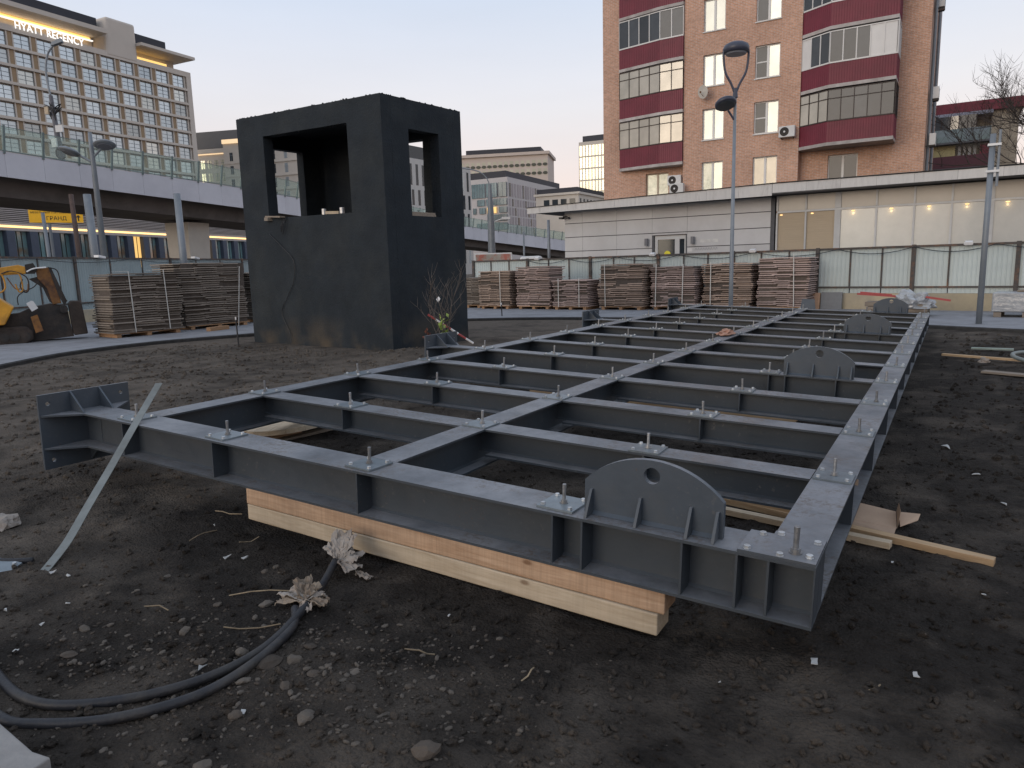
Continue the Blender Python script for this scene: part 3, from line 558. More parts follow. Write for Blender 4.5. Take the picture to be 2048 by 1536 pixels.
lit = [(-3.64, -1.22, .03), (-3.53, -1.2, .02), (-3.13, -1.53, .022), (-3.39, -1.57, .02), (-2.98, -1.71, .016), (-2.15, -1.36, .028), (-1.74, -1.47, .022), (.12, -.08, .04), (.48, .01, .03), (-1.23, 2.0, .03), (-.92, 3.38, .04), (.32, 1.2, .02), (.74, .98, .02), (-3.5, -.3, .022), (-4.2, .55, .02), (-3.3, 2.9, .06), (-1.5, -.45, .014), (-3.05, -.55, .03), (-2.95, -.5, .03), (.55, 4.2, .08), (.9, 2.6, .035), (.75, 3.3, .035), (-.2, -.35, .014), (-3.25, -1.35, .02)]
for i, (x, y, s) in enumerate(lit):
    b = B(); k = random.Random(i); P = [(s * k.uniform(-1.2, -.6), s * k.uniform(-.5, 0), 0), (s * k.uniform(.4, 1.2), s * k.uniform(-.6, -.2), s * k.uniform(.0, .5)), (s * k.uniform(.5, 1), s * k.uniform(.2, .6), s * k.uniform(0, .3)), (s * k.uniform(-.9, -.2), s * k.uniform(.2, .6), s * k.uniform(.1, .6))]
    P = [(x_ * q_, y_ * q_, z_) for (x_, y_, z_) in (P[0], ((P[0][0] + P[1][0]) / 2, (P[0][1] + P[1][1]) / 2 - s * k.uniform(-.1, .3), s * .2), P[1], P[2], ((P[2][0] + P[3][0]) / 2, (P[2][1] + P[3][1]) / 2 + s * k.uniform(-.2, .2), s * .15), P[3]) for q_ in (.85,)]; b.prism(P, (0, 0, .003)); o = b.obj('paper_scrap', WHITE, None, (x, y, gz(x, y) + .006), (0, 0, k.uniform(0, 6))); tag(o, {7: 'white scrap of litter below the right front corner of the frame', 8: 'white scrap of litter nearest the right bottom edge', 5: 'white scrap of litter just above the paired cables', 19: 'largest white scrap of litter, right of the frame beside the planks', 15: 'white scrap of litter on the soil inside the left bays of the frame'}.get(i, 'small white scrap of litter on the soil'), 'litter', 'white litter scraps on the soil')
tw = [(-3.4, -.55, .22, 100), (-3.7, -.15, .2, 20), (-3.2, -.35, .13, 75), (-2.35, -1.1, .28, 30), (-1.35, -.75, .14, 200), (-2.9, -1.15, .16, 10), (-2.62, -.86, .35, 40), (-1.55, 1.9, .1, 40), (.15, -.9, .12, 20), (-.35, .5, .1, -20), (.3, -.2, .1, 40), (-.9, -.75, .1, 90), (-3.6, 2.4, .3, 60)]
for i, (x, y, L_, a) in enumerate(tw):
    P = [(x + math.cos(R(a)) * L_ * t + .01 * math.sin(7 * t + i), y + math.sin(R(a)) * L_ * t, gz(x, y) + .01 + .012 * math.sin(5 * t + i)) for t in (0, .3, .6, 1)]
    b = B(); b.tube(P, .0035, 5); tag(b.obj('twig', STRAW), 'thin dry twig lying on the dark soil', 'twig', 'dry twigs on the soil')
# ------------------------------------------------------------------ dark concrete tower
def tower_material():
    m = M('bitumen_coat', (.022, .028, .034), .85, .26, 1.6, .45, 22, spec=.25, col2=(.031, .036, .039), rnd=0)
    nt = m.node_tree; N = nt.nodes; L = nt.links; p = N['Principled BSDF']; old = p.inputs['Base Color'].links[0].from_socket
    t = N.new('ShaderNodeTexCoord'); s = N.new('ShaderNodeSeparateXYZ'); L.new(t.outputs['Object'], s.inputs[0]); n = N.new('ShaderNodeTexNoise'); n.inputs['Scale'].default_value = 1.1; n.inputs['Detail'].default_value = 7; L.new(t.outputs['Object'], n.inputs['Vector'])
    a = N.new('ShaderNodeMapRange'); a.inputs[1].default_value = .75; a.inputs[2].default_value = 0; L.new(s.outputs[2], a.inputs[0])     # splashed clay round the foot
    c = N.new('ShaderNodeMapRange'); c.inputs[1].default_value = .45; c.inputs[2].default_value = .66; L.new(n.outputs['Fac'], c.inputs[0])
    f = N.new('ShaderNodeMath'); f.operation = 'MULTIPLY'; L.new(a.outputs[0], f.inputs[0]); L.new(c.outputs[0], f.inputs[1])
    mx = N.new('ShaderNodeMix'); mx.data_type = 'RGBA'; L.new(f.outputs[0], mx.inputs[0]); L.new(old, mx.inputs[6]); mx.inputs[7].default_value = (.09, .072, .052, 1); L.new(mx.outputs[2], p.inputs['Base Color']); return m
BIT = tower_material()
TW = T('concrete_tower', 'dark coated concrete tower with square window openings beside the frame', 'tower', (-9.40, 8.34, 0), R(-5.5))
FX, SY_ = (-3.94, -1.03, 2.88, 4.68), (.75, 1.67, 2.8, 4.56); W_, D_, H_, TH = 4.95, 2.42, 5.14, .26
def shear(bb):
    bb.v = [(x, y, z + .035 * (-x) * max(0, z) / H_) for x, y, z in bb.v]; return bb
def subdiv_obj(bb, name, amp=.012, cuts=0.22, par=None):
    me = bb.mesh(name); bm = bmesh.new(); bm.from_mesh(me); bmesh.ops.remove_doubles(bm, verts=bm.verts, dist=.0005)
    for it in range(6):
        es = [e for e in bm.edges if e.calc_length() > cuts]
        if not es: break
        bmesh.ops.subdivide_edges(bm, edges=es, cuts=1, use_grid_fill=True)
    for v in bm.verts:
        q = v.co * 3.0; v.co += Vector((noise.noise(q), noise.noise(q + Vector((9, 0, 0))), noise.noise(q + Vector((0, 9, 0))))) * amp
    bm.to_mesh(me); bm.free(); return put(name, me, BIT, par)
for nm, y0, y1 in (('front_wall', 0, TH), ('back_wall', D_ - TH, D_)):
    b = B(); wall_cells(b, -W_, 0, -.3, H_, y0, y1, [FX if y0 == 0 else (-2.7, -.95, 2.88, 4.6)]); subdiv_obj(shear(b), nm, .006, .5, TW)
for nm, x0, x1 in (('side_wall', -TH, 0), ('side_wall', -W_, -W_ + TH)):
    c = B(); wall_cells(c, TH + .003, D_ - TH - .003, -.3, H_, 0, 1, [SY_]); b = B(); b.f = c.f; b.mi = c.mi
    b.v = [(x0 + (x1 - x0) * y, x, z) for x, y, z in c.v]; subdiv_obj(shear(b), nm, .006, .5, TW)
b = B(); b.box(-W_ + TH + .003, -TH - .003, TH + .003, D_ - TH - .003, H_ - .25, H_ - .02); shear(b).obj('roof_slab', BIT, TW)
b = B(); rr = random.Random(4)
def lump(x, y, z, s): 
    me = rr.random(); n = 6; b.lathe([(s * .5, -s * .5), (s * (.8 + .4 * me), -s * .1), (s * .7, s * .35), (s * .25, s * .6)], (x, y, z + .035 * (-x)), n)
for i in range(95):
    t = rr.random(); lump(-W_ * t, rr.uniform(.0, .12), H_ + .005, rr.uniform(.008, .03))
    if i % 2: lump(rr.uniform(-.12, .0), D_ * t, H_ + .005, rr.uniform(.008, .03))
for i in range(50): lump(rr.uniform(FX[0], FX[1]), rr.uniform(0.02, .1), FX[3] - .16 * 0 + rr.uniform(-.03, .02) - .0, rr.uniform(.008, .022))
b.obj('coating_drips', BIT, TW)
tl = lambda x, y, z: TW.matrix_basis @ Vector((x, y, z))
def on_tower(name, label, cat, bb, m, loc, rot=(0, 0, 0)):
    p = Matrix.Rotation(R(-5.5), 4, 'Z') @ Vector(loc) + Vector((-9.40, 8.34, 0)); return tag(bb.obj(name, m, None, p, (rot[0], rot[1], rot[2] + R(-5.5))), label, cat)
zs_ = FX[2] + .035 * 3.7 * .56
b = B(); b.box(-.45, .45, -.06, .06, 0, .035).box(-.3, -.1, -.12, .03, -.08, -.002); on_tower('plank', 'weathered plank sticking out of the tower window sill', 'plank', b, OLDW, (-3.72, -.02, zs_ + .01), (0, R(4), R(-12)))
TIN = M('tin', (.5, .5, .5), .35, .15, 20, metal=.7)
for x, lab in ((-2.05, 'small tin can on the left of the tower sill'), (-1.45, 'small tin can on the right of the tower sill')):
    b = B(); b.lathe([(.05, 0), (.05, .12), (.045, .125)], n=14); on_tower('tin_can', lab, 'can', b, TIN, (x, .09, FX[2] + .035 * -x * .56 + .006))
b = B(); b.box(-.2, .2, -.05, .05, 0, .06); on_tower('wood_block', 'short wood block between the tins on the tower sill', 'block', b, PINE2, (-1.75, .1, FX[2] + .04), (0, R(3), R(5)))
b = B(); b.box(-.04, .04, -.3, .5, 0, .04).box(-.04, .06, -.3, .5, -.045, -.002); on_tower('plank', 'narrow boards laid across the sill of the right tower opening', 'plank', b, OLDW, (-.12, 1.05, SY_[2] + .052))
WIRE = M('black_wire', (.02, .02, .022), .5, .2, 10)
b = B(); b.tube(smoothline([(-3.95, -.03, 2.6), (-3.5, -.05, 2.3), (-3.1, -.035, 1.95), (-3.15, -.03, 1.5), (-3.45, -.03, 1.1), (-3.7, -.03, .75), (-3.45, -.04, .3), (-3.3, -.12, .05)]), .007, 6); on_tower('wire', 'thin black wire hanging down the front of the tower', 'wire', b, WIRE, (0, 0, 0))
b = B(); b.tube([(-3.3, -.03, 2.95), (-3.38, -.1, 2.75), (-3.45, -.05, 2.62), (-3.36, -.06, 2.8)], .008, 5).tube([(-3.25, -.03, 2.95), (-3.28, -.1, 2.8), (-3.4, -.05, 2.55)], .008, 5); on_tower('wire', 'short loop of wire under the plank on the tower sill', 'wire', b, WIRE, (0, 0, 0))

# ------------------------------------------------------------------ bush and marker stake
BARK = M('bush_bark', (.10, .085, .075), .9, .25, 20); LEAFG = M('leaf_green', (.30, .40, .09), .6, .2, 10, rnd=.2); LEAFR = M('leaf_dry', (.16, .06, .04), .8, .3, 10, rnd=.3)
BU = T('bush', 'bare young shrub with a few green leaves by the tower corner', 'bush', (-8.30, 8.62, gz(-8.30, 8.62)))
rb = random.Random(21)
def branch(bb, p, d, L_, r, lev, tips):
    pts = [p]; q = p.copy(); dd = d.normalized()
    for i in range(4):
        dd = (dd + Vector((rb.uniform(-.16, .16), rb.uniform(-.16, .16), .10))).normalized(); q = q + dd * L_ / 4; pts.append(q.copy())
        if lev and i >= 1:
            for s in range(1 if i < 3 else 2):
                v = Vector((rb.uniform(-1, 1), rb.uniform(-1, 1), rb.uniform(-.1, .5))).normalized(); branch(bb, q, (dd * .8 + v * .75), L_ * rb.uniform(.38, .62), r * .6, lev - 1, tips)
    bb.tube(pts, [r, r * .85, r * .7, r * .55, r * .4], 5); tips.append(pts[-1])
tips = []
for i in range(6):
    b = B(); a = i * 6.28 / 6 + rb.uniform(-.3, .3); branch(b, Vector((.03 * math.cos(a), .03 * math.sin(a), 0)), Vector((math.cos(a) * rb.uniform(.15, .42), math.sin(a) * rb.uniform(.15, .42), 1)), rb.uniform(.75, 1.15), .014, 2, tips); b.obj('stem', BARK, BU)
def leaf(c, s, m, par, a):
    b = B(); b.add([(0, 0, 0), (.35 * s, .5 * s, .1 * s), (0, s, .0), (-.35 * s, .5 * s, .12 * s)], [(0, 1, 2, 3)]); b.obj('leaf', m, par, c, (rb.uniform(.3, 1.6), rb.uniform(-.5, .5), a))
for i in range(14): leaf((rb.uniform(-.05, .08), rb.uniform(-.1, .0), rb.uniform(.3, .65)), rb.uniform(.10, .17), LEAFG, BU, rb.uniform(0, 6))
leaf((.22, -.1, .7), .1, LEAFG, BU, 1); leaf((.0, -.12, 1.0), .13, M('white_tag', (.7, .7, .7), .6), BU, .2)
for i in range(12): leaf((-.42 + rb.uniform(-.05, .05), .0 + rb.uniform(-.08, .08), rb.uniform(.15, .5)), rb.uniform(.06, .1), LEAFR, BU, rb.uniform(0, 6))
REDP = M('red_paint', (.36, .065, .06), .6, .15, 8); WHTP = M('white_paint', (.7, .68, .66), .6, .12, 8)
a = Vector((-8.75, 8.72, .75)); c = Vector((-8.0, 9.25, .12)); ST = T('marker_stake', 'red and white striped stake leaning through the bare shrub', 'stake', tuple(a))
for i in range(6):
    b = B(); b.cyl((c - a) * (i / 6), (c - a) * ((i + 1) / 6), .022, n=8); b.obj('stripe', REDP if i % 2 == 0 else WHTP, ST)
for (x, y, h_, lab) in ((-13.9, 8.0, .62, 'thin dark survey stake with a white top left of the tower'), (-12.1, 16.9, .45, 'thin dark survey stake beside the path right of the tower')):
    s = T('survey_stake', lab, 'stake', (x, y, 0)); b = B(); b.cyl((0, 0, 0), (-.02, 0, h_), .018, n=6); b.obj('shaft', WIRE, s); b = B(); b.cyl((-.02, 0, h_), (-.022, 0, h_ + .07), .02, n=6); b.obj('tip', WHTP, s)

# ------------------------------------------------------------------ fences
FPAN = M('fence_sheet', (.50, .555, .535), .55, .08, 1.2, .03, 20, spec=.35, col2=(.44, .50, .49), rnd=.07); FPOST = M('fence_post_rust', (.075, .066, .060), .75, .3, 9, .2, 40, col2=(.15, .085, .055), mix=(.5, .62)); PLIN = M('plinth_ochre', (.44, .37, .25), .9, .12, 2.5, .15, 50, col2=(.36, .31, .23))
PC = {}
def corr(w, h):
    k = (round(w, 2), round(h, 2))
    if k not in PC:
        n = max(3, round(w / .118)); p = w / n; prof = []
        for i in range(n): prof += [(i * p, 0), (i * p + p * .68, 0), (i * p + p * .76, -.014), (i * p + p * .92, -.014)]
        prof.append((w, 0)); b = B(); vs = [(x, y, z) for z in (0, h) for x, y in prof]; m = len(prof); b.add(vs, [(i, i + 1, m + i + 1, m + i) for i in range(m - 1)]); PC[k] = b.mesh('sheet_panel')
    return PC[k]
def fence(label, p0, ang, posts, zt, zr, zb, plinth=True, pm=None):
    f = T('site_fence', label, 'fence', (*p0, 0), R(ang)); xs = [p for p, w in posts]
    for (xa, wa), (xb, wb) in zip(posts, posts[1:]):
        put('sheet_panel', corr(xb - xa - .03, zt - zb - .05), pm or FPAN, f, (xa + .015, .03, zb))
    for x, w in posts:
        b = B(); hw = .055 if w else .022; b.box(x - hw, x + hw, -.05 if w else -.02, .012, -.1 if w else zr - .03, zt + (.02 if w else -.06)); b.obj('post', FPOST, f)
    for i in range(0, len(xs) - 1, 3):
        x0, x1 = xs[i], xs[min(i + 3, len(xs) - 1)]
        for z0, z1 in ((zt - .06, zt), (zr - .025, zr + .025)): b = B(); b.box(x0 + .056, x1 - .056, -.03, .01, z0, z1); b.obj('rail', FPOST, f)
        if plinth: b = B(); b.box(x0 + .002, x1 - .002, -.0, .3, -.1, zb - .01); b.obj('plinth_block', PLIN, f)
    return f
pr = [(-18, 1)]; P = [-14.7, -13.64, -12.64, -11.64, -10.61, -9.72, -8.74, -7.75, -6.85, -5.95, -5.0, -4.1, -3.22, -2.26, -1.38, -.55, .35, 1.15, 1.95, 2.9, 3.8, 4.8]
ca = math.cos(R(-7.5)); prF = [((x + 16) / ca, i % 3 == 0) for i, x in enumerate([-17.7, -16.7, -15.7] + P)]
fence('pale green corrugated site fence behind the board stacks and right of them', (-16, 23.3), -7.5, prF, 1.97, .76, .58)
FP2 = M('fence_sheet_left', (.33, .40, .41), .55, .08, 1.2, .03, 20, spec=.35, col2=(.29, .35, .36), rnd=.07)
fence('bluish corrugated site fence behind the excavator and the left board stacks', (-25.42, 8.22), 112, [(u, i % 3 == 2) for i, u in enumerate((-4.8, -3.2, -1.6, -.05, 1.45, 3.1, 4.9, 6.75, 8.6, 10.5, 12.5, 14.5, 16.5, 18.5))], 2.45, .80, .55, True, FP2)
def on_line(p0, ang, u, off=0): a = R(ang); return (p0[0] + u * math.cos(a) + off * math.sin(a), p0[1] + u * math.sin(a) - off * math.cos(a))
def festoon(label, p0, ang, us, z, sag):
    b = B()
    for ua, ub in zip(us, us[1:]):
        b.tube([(*on_line(p0, ang, ua + (ub - ua) * t, .08), z - sag * 4 * t * (1 - t)) for t in [k / 10 for k in range(11)]], .011, 5)
    tag(b.obj('festoon_cable', WIRE), label, 'cable')
festoon('black cable sagging along the top of the right fence', (-16, 23.3), -7.5, [1.3, 3.4, 5.6, 8.2, 10.9, 13.5, 15.6, 17.6, 20.6], 1.93, .17)
festoon('black cable sagging along the top of the left fence', (-25.42, 8.22), 112, [-4, 1.0, 6, 11, 16], 2.40, .14)
LBOX = M('floodlight_white', (.72, .72, .71), .5, .1)
for u, lab in ((1.9, 'small white floodlight box on the fence below the thin grey pole'), (7.15, 'small white floodlight box on the fence below the pavilion panels'), (10.85, 'small white floodlight box on the fence below the blinds'), (16.95, 'small white floodlight box on the fence beside the right pole')):
    x, y = on_line((-16, 23.3), -7.5, u, .1); b = B(); b.box(-.09, .09, -.06, .06, 0, .1).box(-.11, .11, -.08, -.055, .02, .09); tag(b.obj('floodlight', LBOX, None, (x, y, 1.93), (R(15), 0, R(-7))), lab, 'light')
for u, lab in ((4.25, 'white floodlight box on the left fence near the leaning pole'), (10.3, 'white floodlight box on the left fence above the tall board stack')):
    x, y = on_line((-25.42, 8.22), 112, u, .1); b = B(); b.box(-.16, .16, -.1, .1, 0, .09).box(-.19, .19, -.12, -.09, .01, .08); tag(b.obj('floodlight', LBOX, None, (x, y, 2.42), (0, R(8), R(112))), lab, 'light')
# ------------------------------------------------------------------ stacks of board panels
BRD1 = wood('board_pinkish', (.48, .365, .325), (.34, .255, .22), var=.42); BRD2 = wood('board_brown', (.42, .32, .255), (.27, .195, .15), var=.42); BRD3 = wood('board_grey', (.30, .255, .21), (.19, .16, .135), var=.4); STRAPM = M('strap_white', (.62, .60, .55), .5, .1, 10); PALW = wood('pallet_wood', (.46, .28, .16), (.30, .18, .10))
LAY = []
for v in range(9):
    k = random.Random(v + 50); b = B(); c1, c2 = k.uniform(.28, .4), k.uniform(.6, .74); e = k.uniform(-.03, .02)
    for i, (xa, xb) in enumerate(((0, c1), (c1 - .05, c2), (c2 - .04, 1))):
        z = (.0, .016, .003)[i] * k.choice((.4, 1, 1.2)) + k.uniform(0, .003); yo = k.uniform(-.02, .015)
        b.box(xa + k.uniform(-.012, .012), xb + k.uniform(-.012, .012), e + yo, 1 + yo + k.uniform(-.04, .04), z, z + .033)
    LAY.append(b.mesh('board'))
def lay_for(m):
    out = []
    for me in LAY:
        q = me.copy(); q.materials.append(m); out.append(q)
    return out
LSET = {m.name: lay_for(m) for m in (BRD1, BRD2, BRD3)}
PIT = .064; STKIN = M('gap_shade', (.11, .088, .072), .95, .25, 9)  # dark tone stands for the shade inside the stacks
def stack(label, x, y, rz, W, D, H, m, seed, straps=(), lean=0.0, ragged=.02):
    k = random.Random(seed); s = T('board_stack', label, 'board stack', (x, y, ZP + .002), rz, 'stacked board panels along the fence'); L_ = LSET[m.name]
    for xa in (.1, W / 2 - .06, W - .22):
        b = B(); b.box(xa, xa + .12, .04, D - .04, 0, .09); b.obj('pallet_runner', PALW, s)
    b = B(); b.box(.02, W - .02, .02, D - .02, .0905, .112); b.obj('pallet_deck', PALW, s)
    b = B(); b.box(.07 + min(0, lean * .4), W - .07 + max(0, lean * .4), .07, D - .07, .113, H - .08); b.obj('dark_core', STKIN, s)  # solid core added inside; its dark colour paints shade between the boards
    n = int((H - .115) / PIT); ph = k.uniform(0, 6)
    for i in range(n):
        o = put('board', L_[k.randrange(9)], None, s, (lean * i / n + ragged * math.sin(i * .35 + ph) + k.uniform(-ragged, ragged) * .5, k.uniform(-ragged, ragged) * .5 + .02, .116 + i * PIT), (k.uniform(-.003, .003), k.uniform(-.004, .004), k.uniform(-.008, .008)), scale=(W * k.uniform(.97, 1.01), D * k.uniform(.95, 1.0), 1))
        if k.random() < .5: o.rotation_euler.z += math.pi; o.location.x += W; o.location.y += D
    for xs in straps:
        b = B(); b.box(xs - .012, xs + .012, -.055, -.05, .1, H + .02).box(xs - .012, xs + .012, -.055, D * .8, H + .02, H + .024); b.obj('strap', STRAPM, s, (lean * .5, 0, 0), (0, -lean / H * .8, 0))
stack('brown board stack with a strap, beside the tower', -15.3, 20.3, R(-2), 1.45, 1.1, 1.48, BRD2, 1, (1.05,))
stack('pinkish board stack with a sloping top, second from the tower', -13.6, 20.3, R(-3), 1.5, 1.1, 1.60, BRD1, 2)
stack('lowest board stack of the row, with two pale straps', -11.98, 20.15, R(-3), 1.48, 1.1, 1.10, BRD1, 3, (.3, 1.15))
stack('grey-brown board stack right of the lowest one', -10.2, 20.3, R(-3), 1.68, 1.1, 1.60, BRD2, 4, (.28,), .03, .03)
stack('pink board stack left of the double-headed lamp post', -8.33, 20.5, R(-3), 1.56, 1.1, 1.52, BRD1, 5, (.2, 1.15), -.04, .03)
stack('brown board stack right behind the double-headed lamp post', -6.62, 20.7, R(-4), 1.62, 1.1, 1.53, BRD2, 6, (.3,), 0, .04)
stack('rightmost and tallest board stack of the far row', -4.86, 20.6, R(-4), 1.55, 1.1, 1.68, BRD1, 7, (1.15,), .06, .025)
stack('dark board stack half hidden by the tower, far row', -16.9, 20.8, R(-2), 1.4, 1.1, 1.25, BRD3, 8)
stack('left board stack with pale end grain, by the excavator', -18.45, 7.62, R(84), 1.95, 1.15, 1.72, BRD3, 9, (.55, 1.5), .05)
stack('tallest left board stack, leaning, with one broad strap', -18.75, 10.05, R(86), 2.1, 1.25, 2.02, BRD3, 10, (1.75,), -.28, .03)
stack('dark left board stack against the tower edge', -18.9, 12.75, R(86), 1.9, 1.2, 1.70, BRD3, 11, (), -.25)
beam('wood_block', 'orange wood block on the path by the tallest left stack', .75, .16, .11, (-17.75, 10.3, ZP), (0, 0, R(100)), PALW, 'block')
# ------------------------------------------------------------------ excavator at the left edge
YEL = M('machine_yellow', (.60, .29, .025), .5, .2, 4, .05, 20, col2=(.42, .20, .03)); RUST = M('machine_rust', (.26, .12, .035), .8, .3, 5, .2, 30, col2=(.10, .05, .03)); BLK = M('machine_black', (.030, .027, .025), .8, .3, 6, .2, 30, col2=(.055, .042, .034)); MUD = M('bucket_mud', (.040, .031, .026), .9, .3, 5, .3, 30, col2=(.06, .045, .036))
DKG_ = M('cab_glass', (.03, .04, .045), .1, .1, 3)
EX = T('excavator', 'small yellow excavator with its arm folded, at the left edge', 'excavator', (-20.0, 6.5, ZP), R(65)); k_ = .0109; kz_ = .0131
def ex(name, m, bb, par=None, **kw): return bb.obj(name, m, par or EX, **kw)
def P2(px, py): return ((px - 66) * k_, (690 - py) * kz_)
def slab(pts, y0, y1): b = B(); b.prism([(P2(*p)[0], y0, P2(*p)[1]) for p in pts], (0, y1 - y0, 0)); return b
boom = ex('boom', YEL, slab([(-60, 560), (0, 544), (45, 538), (62, 543), (60, 556), (0, 558), (-60, 580)], -.12, .12), bevel=.02)
ex('pivot', BLK, slab([(58, 538), (75, 535), (82, 548), (76, 556), (58, 556)], -.14, .14), boom)
ex('arm', RUST, slab([(78, 546), (106, 544), (112, 556), (122, 616), (104, 618), (96, 585), (80, 566)], -.10, .10), bevel=.015)
ex('link', BLK, slab([(104, 543), (110, 545), (134, 612), (128, 622), (118, 600)], -.13, .13)); ex('cylinder', BLK, slab([(62, 566), (80, 562), (100, 578), (106, 618), (98, 612), (88, 584)], -.05, .05))
bk = B(); prof = [(136, 618), (142, 612), (160, 613), (164, 620), (170, 680), (140, 682), (138, 660)]; bk.prism([(P2(*p)[0], -.2, P2(*p)[1]) for p in prof], (0, .6, 0)); bu = ex('bucket', MUD, bk, bevel=.03)
b = B(); b.cyl((P2(125, 628)[0], -.2, P2(125, 628)[1]), (P2(125, 628)[0], .2, P2(125, 628)[1]), .1); ex('bucket_pin', BLK, b, bu)
ex('body_cover', YEL, slab([(-150, 585), (-40, 592), (0, 601), (26, 620), (5, 652), (-150, 655)], -.55, .5), bevel=.03)
cabx = ex('cab', YEL, slab([(-140, 480), (-70, 478), (-55, 540), (-52, 584), (-140, 584)], .0, .75), bevel=.03); ex('cab_window', DKG_, slab([(-132, 490), (-75, 488), (-63, 540), (-62, 568), (-132, 568)], -.012, -.002), cabx)
ex('boom_foot', YEL, slab([(-62, 560), (-30, 556), (-30, 600), (-70, 612)], -.12, .12), boom)
ex('undercarriage', BLK, slab([(-150, 645), (-40, 640), (35, 632), (60, 622), (100, 616), (132, 622), (136, 660), (140, 684), (80, 688), (-150, 690)], -.05, .5))
ex('blade_arm', RUST, slab([(56, 640), (70, 636), (78, 668), (62, 672)], -.34, -.255))
for y0 in (-.38, .52):
    tr = ex('track', MUD, slab([(-150, 666), (-140, 660), (-5, 657), (45, 658), (58, 668), (56, 684), (40, 692), (-140, 692), (-150, 684)], y0, y0 + .32), bevel=.04)
    for px in (0, 20, 42):
        b = B(); x, z = P2(px, 677); b.cyl((x, y0 - .01, z), (x, y0 + .01, z), .11); ex('roller', BLK, b, tr)
ex('light_box', LBOX, slab([(51, 613), (62, 608), (66, 610), (73, 623), (60, 629)], -.5, -.3))
for P, r, m in (([(-10, 562), (10, 556), (15, 580), (5, 590), (-15, 595)], .022, YEL), ([(25, 552), (45, 556), (48, 585), (40, 590), (35, 575)], .02, YEL), ([(8, 556), (30, 550), (58, 562), (60, 585), (52, 592), (44, 580), (50, 566)], .018, BLK), ([(35, 616), (36, 600), (50, 590), (70, 582), (82, 570)], .014, BLK), ([(108, 545), (122, 552), (125, 580), (125, 600), (134, 612)], .016, BLK), ([(60, 552), (75, 546), (100, 544)], .02, LBOX), ([(20, 562), (34, 584), (46, 584), (56, 590), (60, 575)], .016, RUST)):
    b = B(); b.tube(smoothline([(P2(*p)[0], -.16, P2(*p)[1]) for p in P]), r, 6); ex('hose', m, b)
# ------------------------------------------------------------------ lamp post, poles, bundles on the right
POLE = M('pole_grey', (.19, .215, .24), .5, .1, 3, .03, 20, metal=.2, col2=(.22, .24, .26)); LAMPD = M('lamp_dark', (.045, .050, .075), .4, .1); DIFF = M('lamp_diffuser', (.20, .21, .24), .3, .1)
LP = T('lamp_post', 'tall grey lamp post with a ring head and a lower disc head', 'lamp post', (-4.89, 17.7, 0), R(31))
b = B(); b.tube([(0, 0, -.1), (0, 0, 1.2), (0, 0, 6.1)], [.066, .057, .040], 14); b.obj('pole', POLE, LP, smooth=True)
b = B(); b.tube([(0, 0, 6.05), (0, 0, 6.3)], [.075, .05], 12); b.obj('collar', LAMPD, LP)
for s in (-1, 1):
    b = B(); b.tube(smoothline([(s * .03, 0, 6.2), (s * .12, 0, 6.42), (s * .28, 0, 6.72), (s * .335, 0, 7.1), (s * .33, 0, 7.3)]), .032, 8); b.obj('fork_arm', LAMPD, LP, smooth=True)
b = B(); b.lathe([(.30, 7.2), (.335, 7.24), (.345, 7.32), (.31, 7.4), (.20, 7.46), (.05, 7.49)], n=28); hd = b.obj('lamp_head', LAMPD, LP, smooth=True)
b = B(); b.lathe([(.26, 7.16), (.28, 7.199)], n=28); b.obj('diffuser', DIFF, hd)
b = B(); b.tube([(0, 0, 5.45), (-.12, -.02, 5.62), (-.2, -.05, 5.72)], .03, 8); b.obj('side_arm', LAMPD, LP)
b = B(); b.lathe([(.25, -.03), (.285, 0), (.285, .06), (.24, .11), (.1, .13)], n=24); sh = b.obj('side_head', LAMPD, LP, (-.27, -.08, 5.86), (R(-24), R(-4), 0), smooth=True)
b = B(); b.lathe([(.22, -.045), (.24, -.031)], n=24); b.obj('diffuser', M('diffuser_dark', (.05, .06, .07), .3), sh)
PR = T('steel_pole', 'thick grey steel pole with a clamped conduit at the right', 'pole', (1.05, 16.61, 0))
b = B(); b.tube([(0, 0, -.1), (0, 0, 4.28)], [.064, .058], 16); b.obj('pole', POLE, PR, smooth=True)
b = B(); b.tube([(.13, .0, 3.15), (.13, 0, 4.36)], .028, 10); b.obj('conduit', POLE, PR)
for z in (3.45, 4.02): b = B(); b.box(-.09, .165, -.085, .05, z, z + .05); b.obj('clamp', LBOX, PR)
FOIL = M('plastic_film', (.32, .335, .345), .22, .18, 6, .9, 9, spec=.8, col2=(.28, .29, .30)); 
t = T('wrapped_pallet', 'film wrapped pallet of goods by the plinth at the right edge', 'pallet', (1.35, 18.75, ZP), R(-8))
b = B(); b.box(0, 1.5, 0, .9, .13, .62); b.obj('film_wrap', FOIL, t, bevel=.03)
for x in (.05, .65, 1.3): b = B(); b.box(x, x + .16, .02, .88, 0, .125); b.obj('runner', OLDW, t)
b = B(); b.box(.5, 1.3, .1, .6, .63, .67); b.obj('lath', OLDW, t)
t = T('wrapped_bundle', 'film covered bundle of red props and boards behind the far beam', 'bundle', (-1.55, 18.6, ZP), R(-5))
for i, (x0, x1, y0, z) in enumerate(((0.0, 1.5, .1, .0), (.05, 1.5, .05, .13), (.0, 1.4, .12, .26))): b = B(); b.box(x0, x1, y0, y0 + .6, z, z + .12); b.obj('board_bundle', OLDW, t, bevel=.008)
o = crumple('film_cover', None, None, (1.12, .36, .30), .48, .40, .34, FOIL, 9, 4); o.parent = t
for i, (a, c) in enumerate((((-.2, .1, .60), (.75, .35, .52)), ((-.15, .25, .63), (.6, .45, .55)), ((1.2, .2, .55), (2.0, .25, .42)))):
    b = B(); b.bar(a, c, .05, .05); b.obj('red_prop', REDP, t)
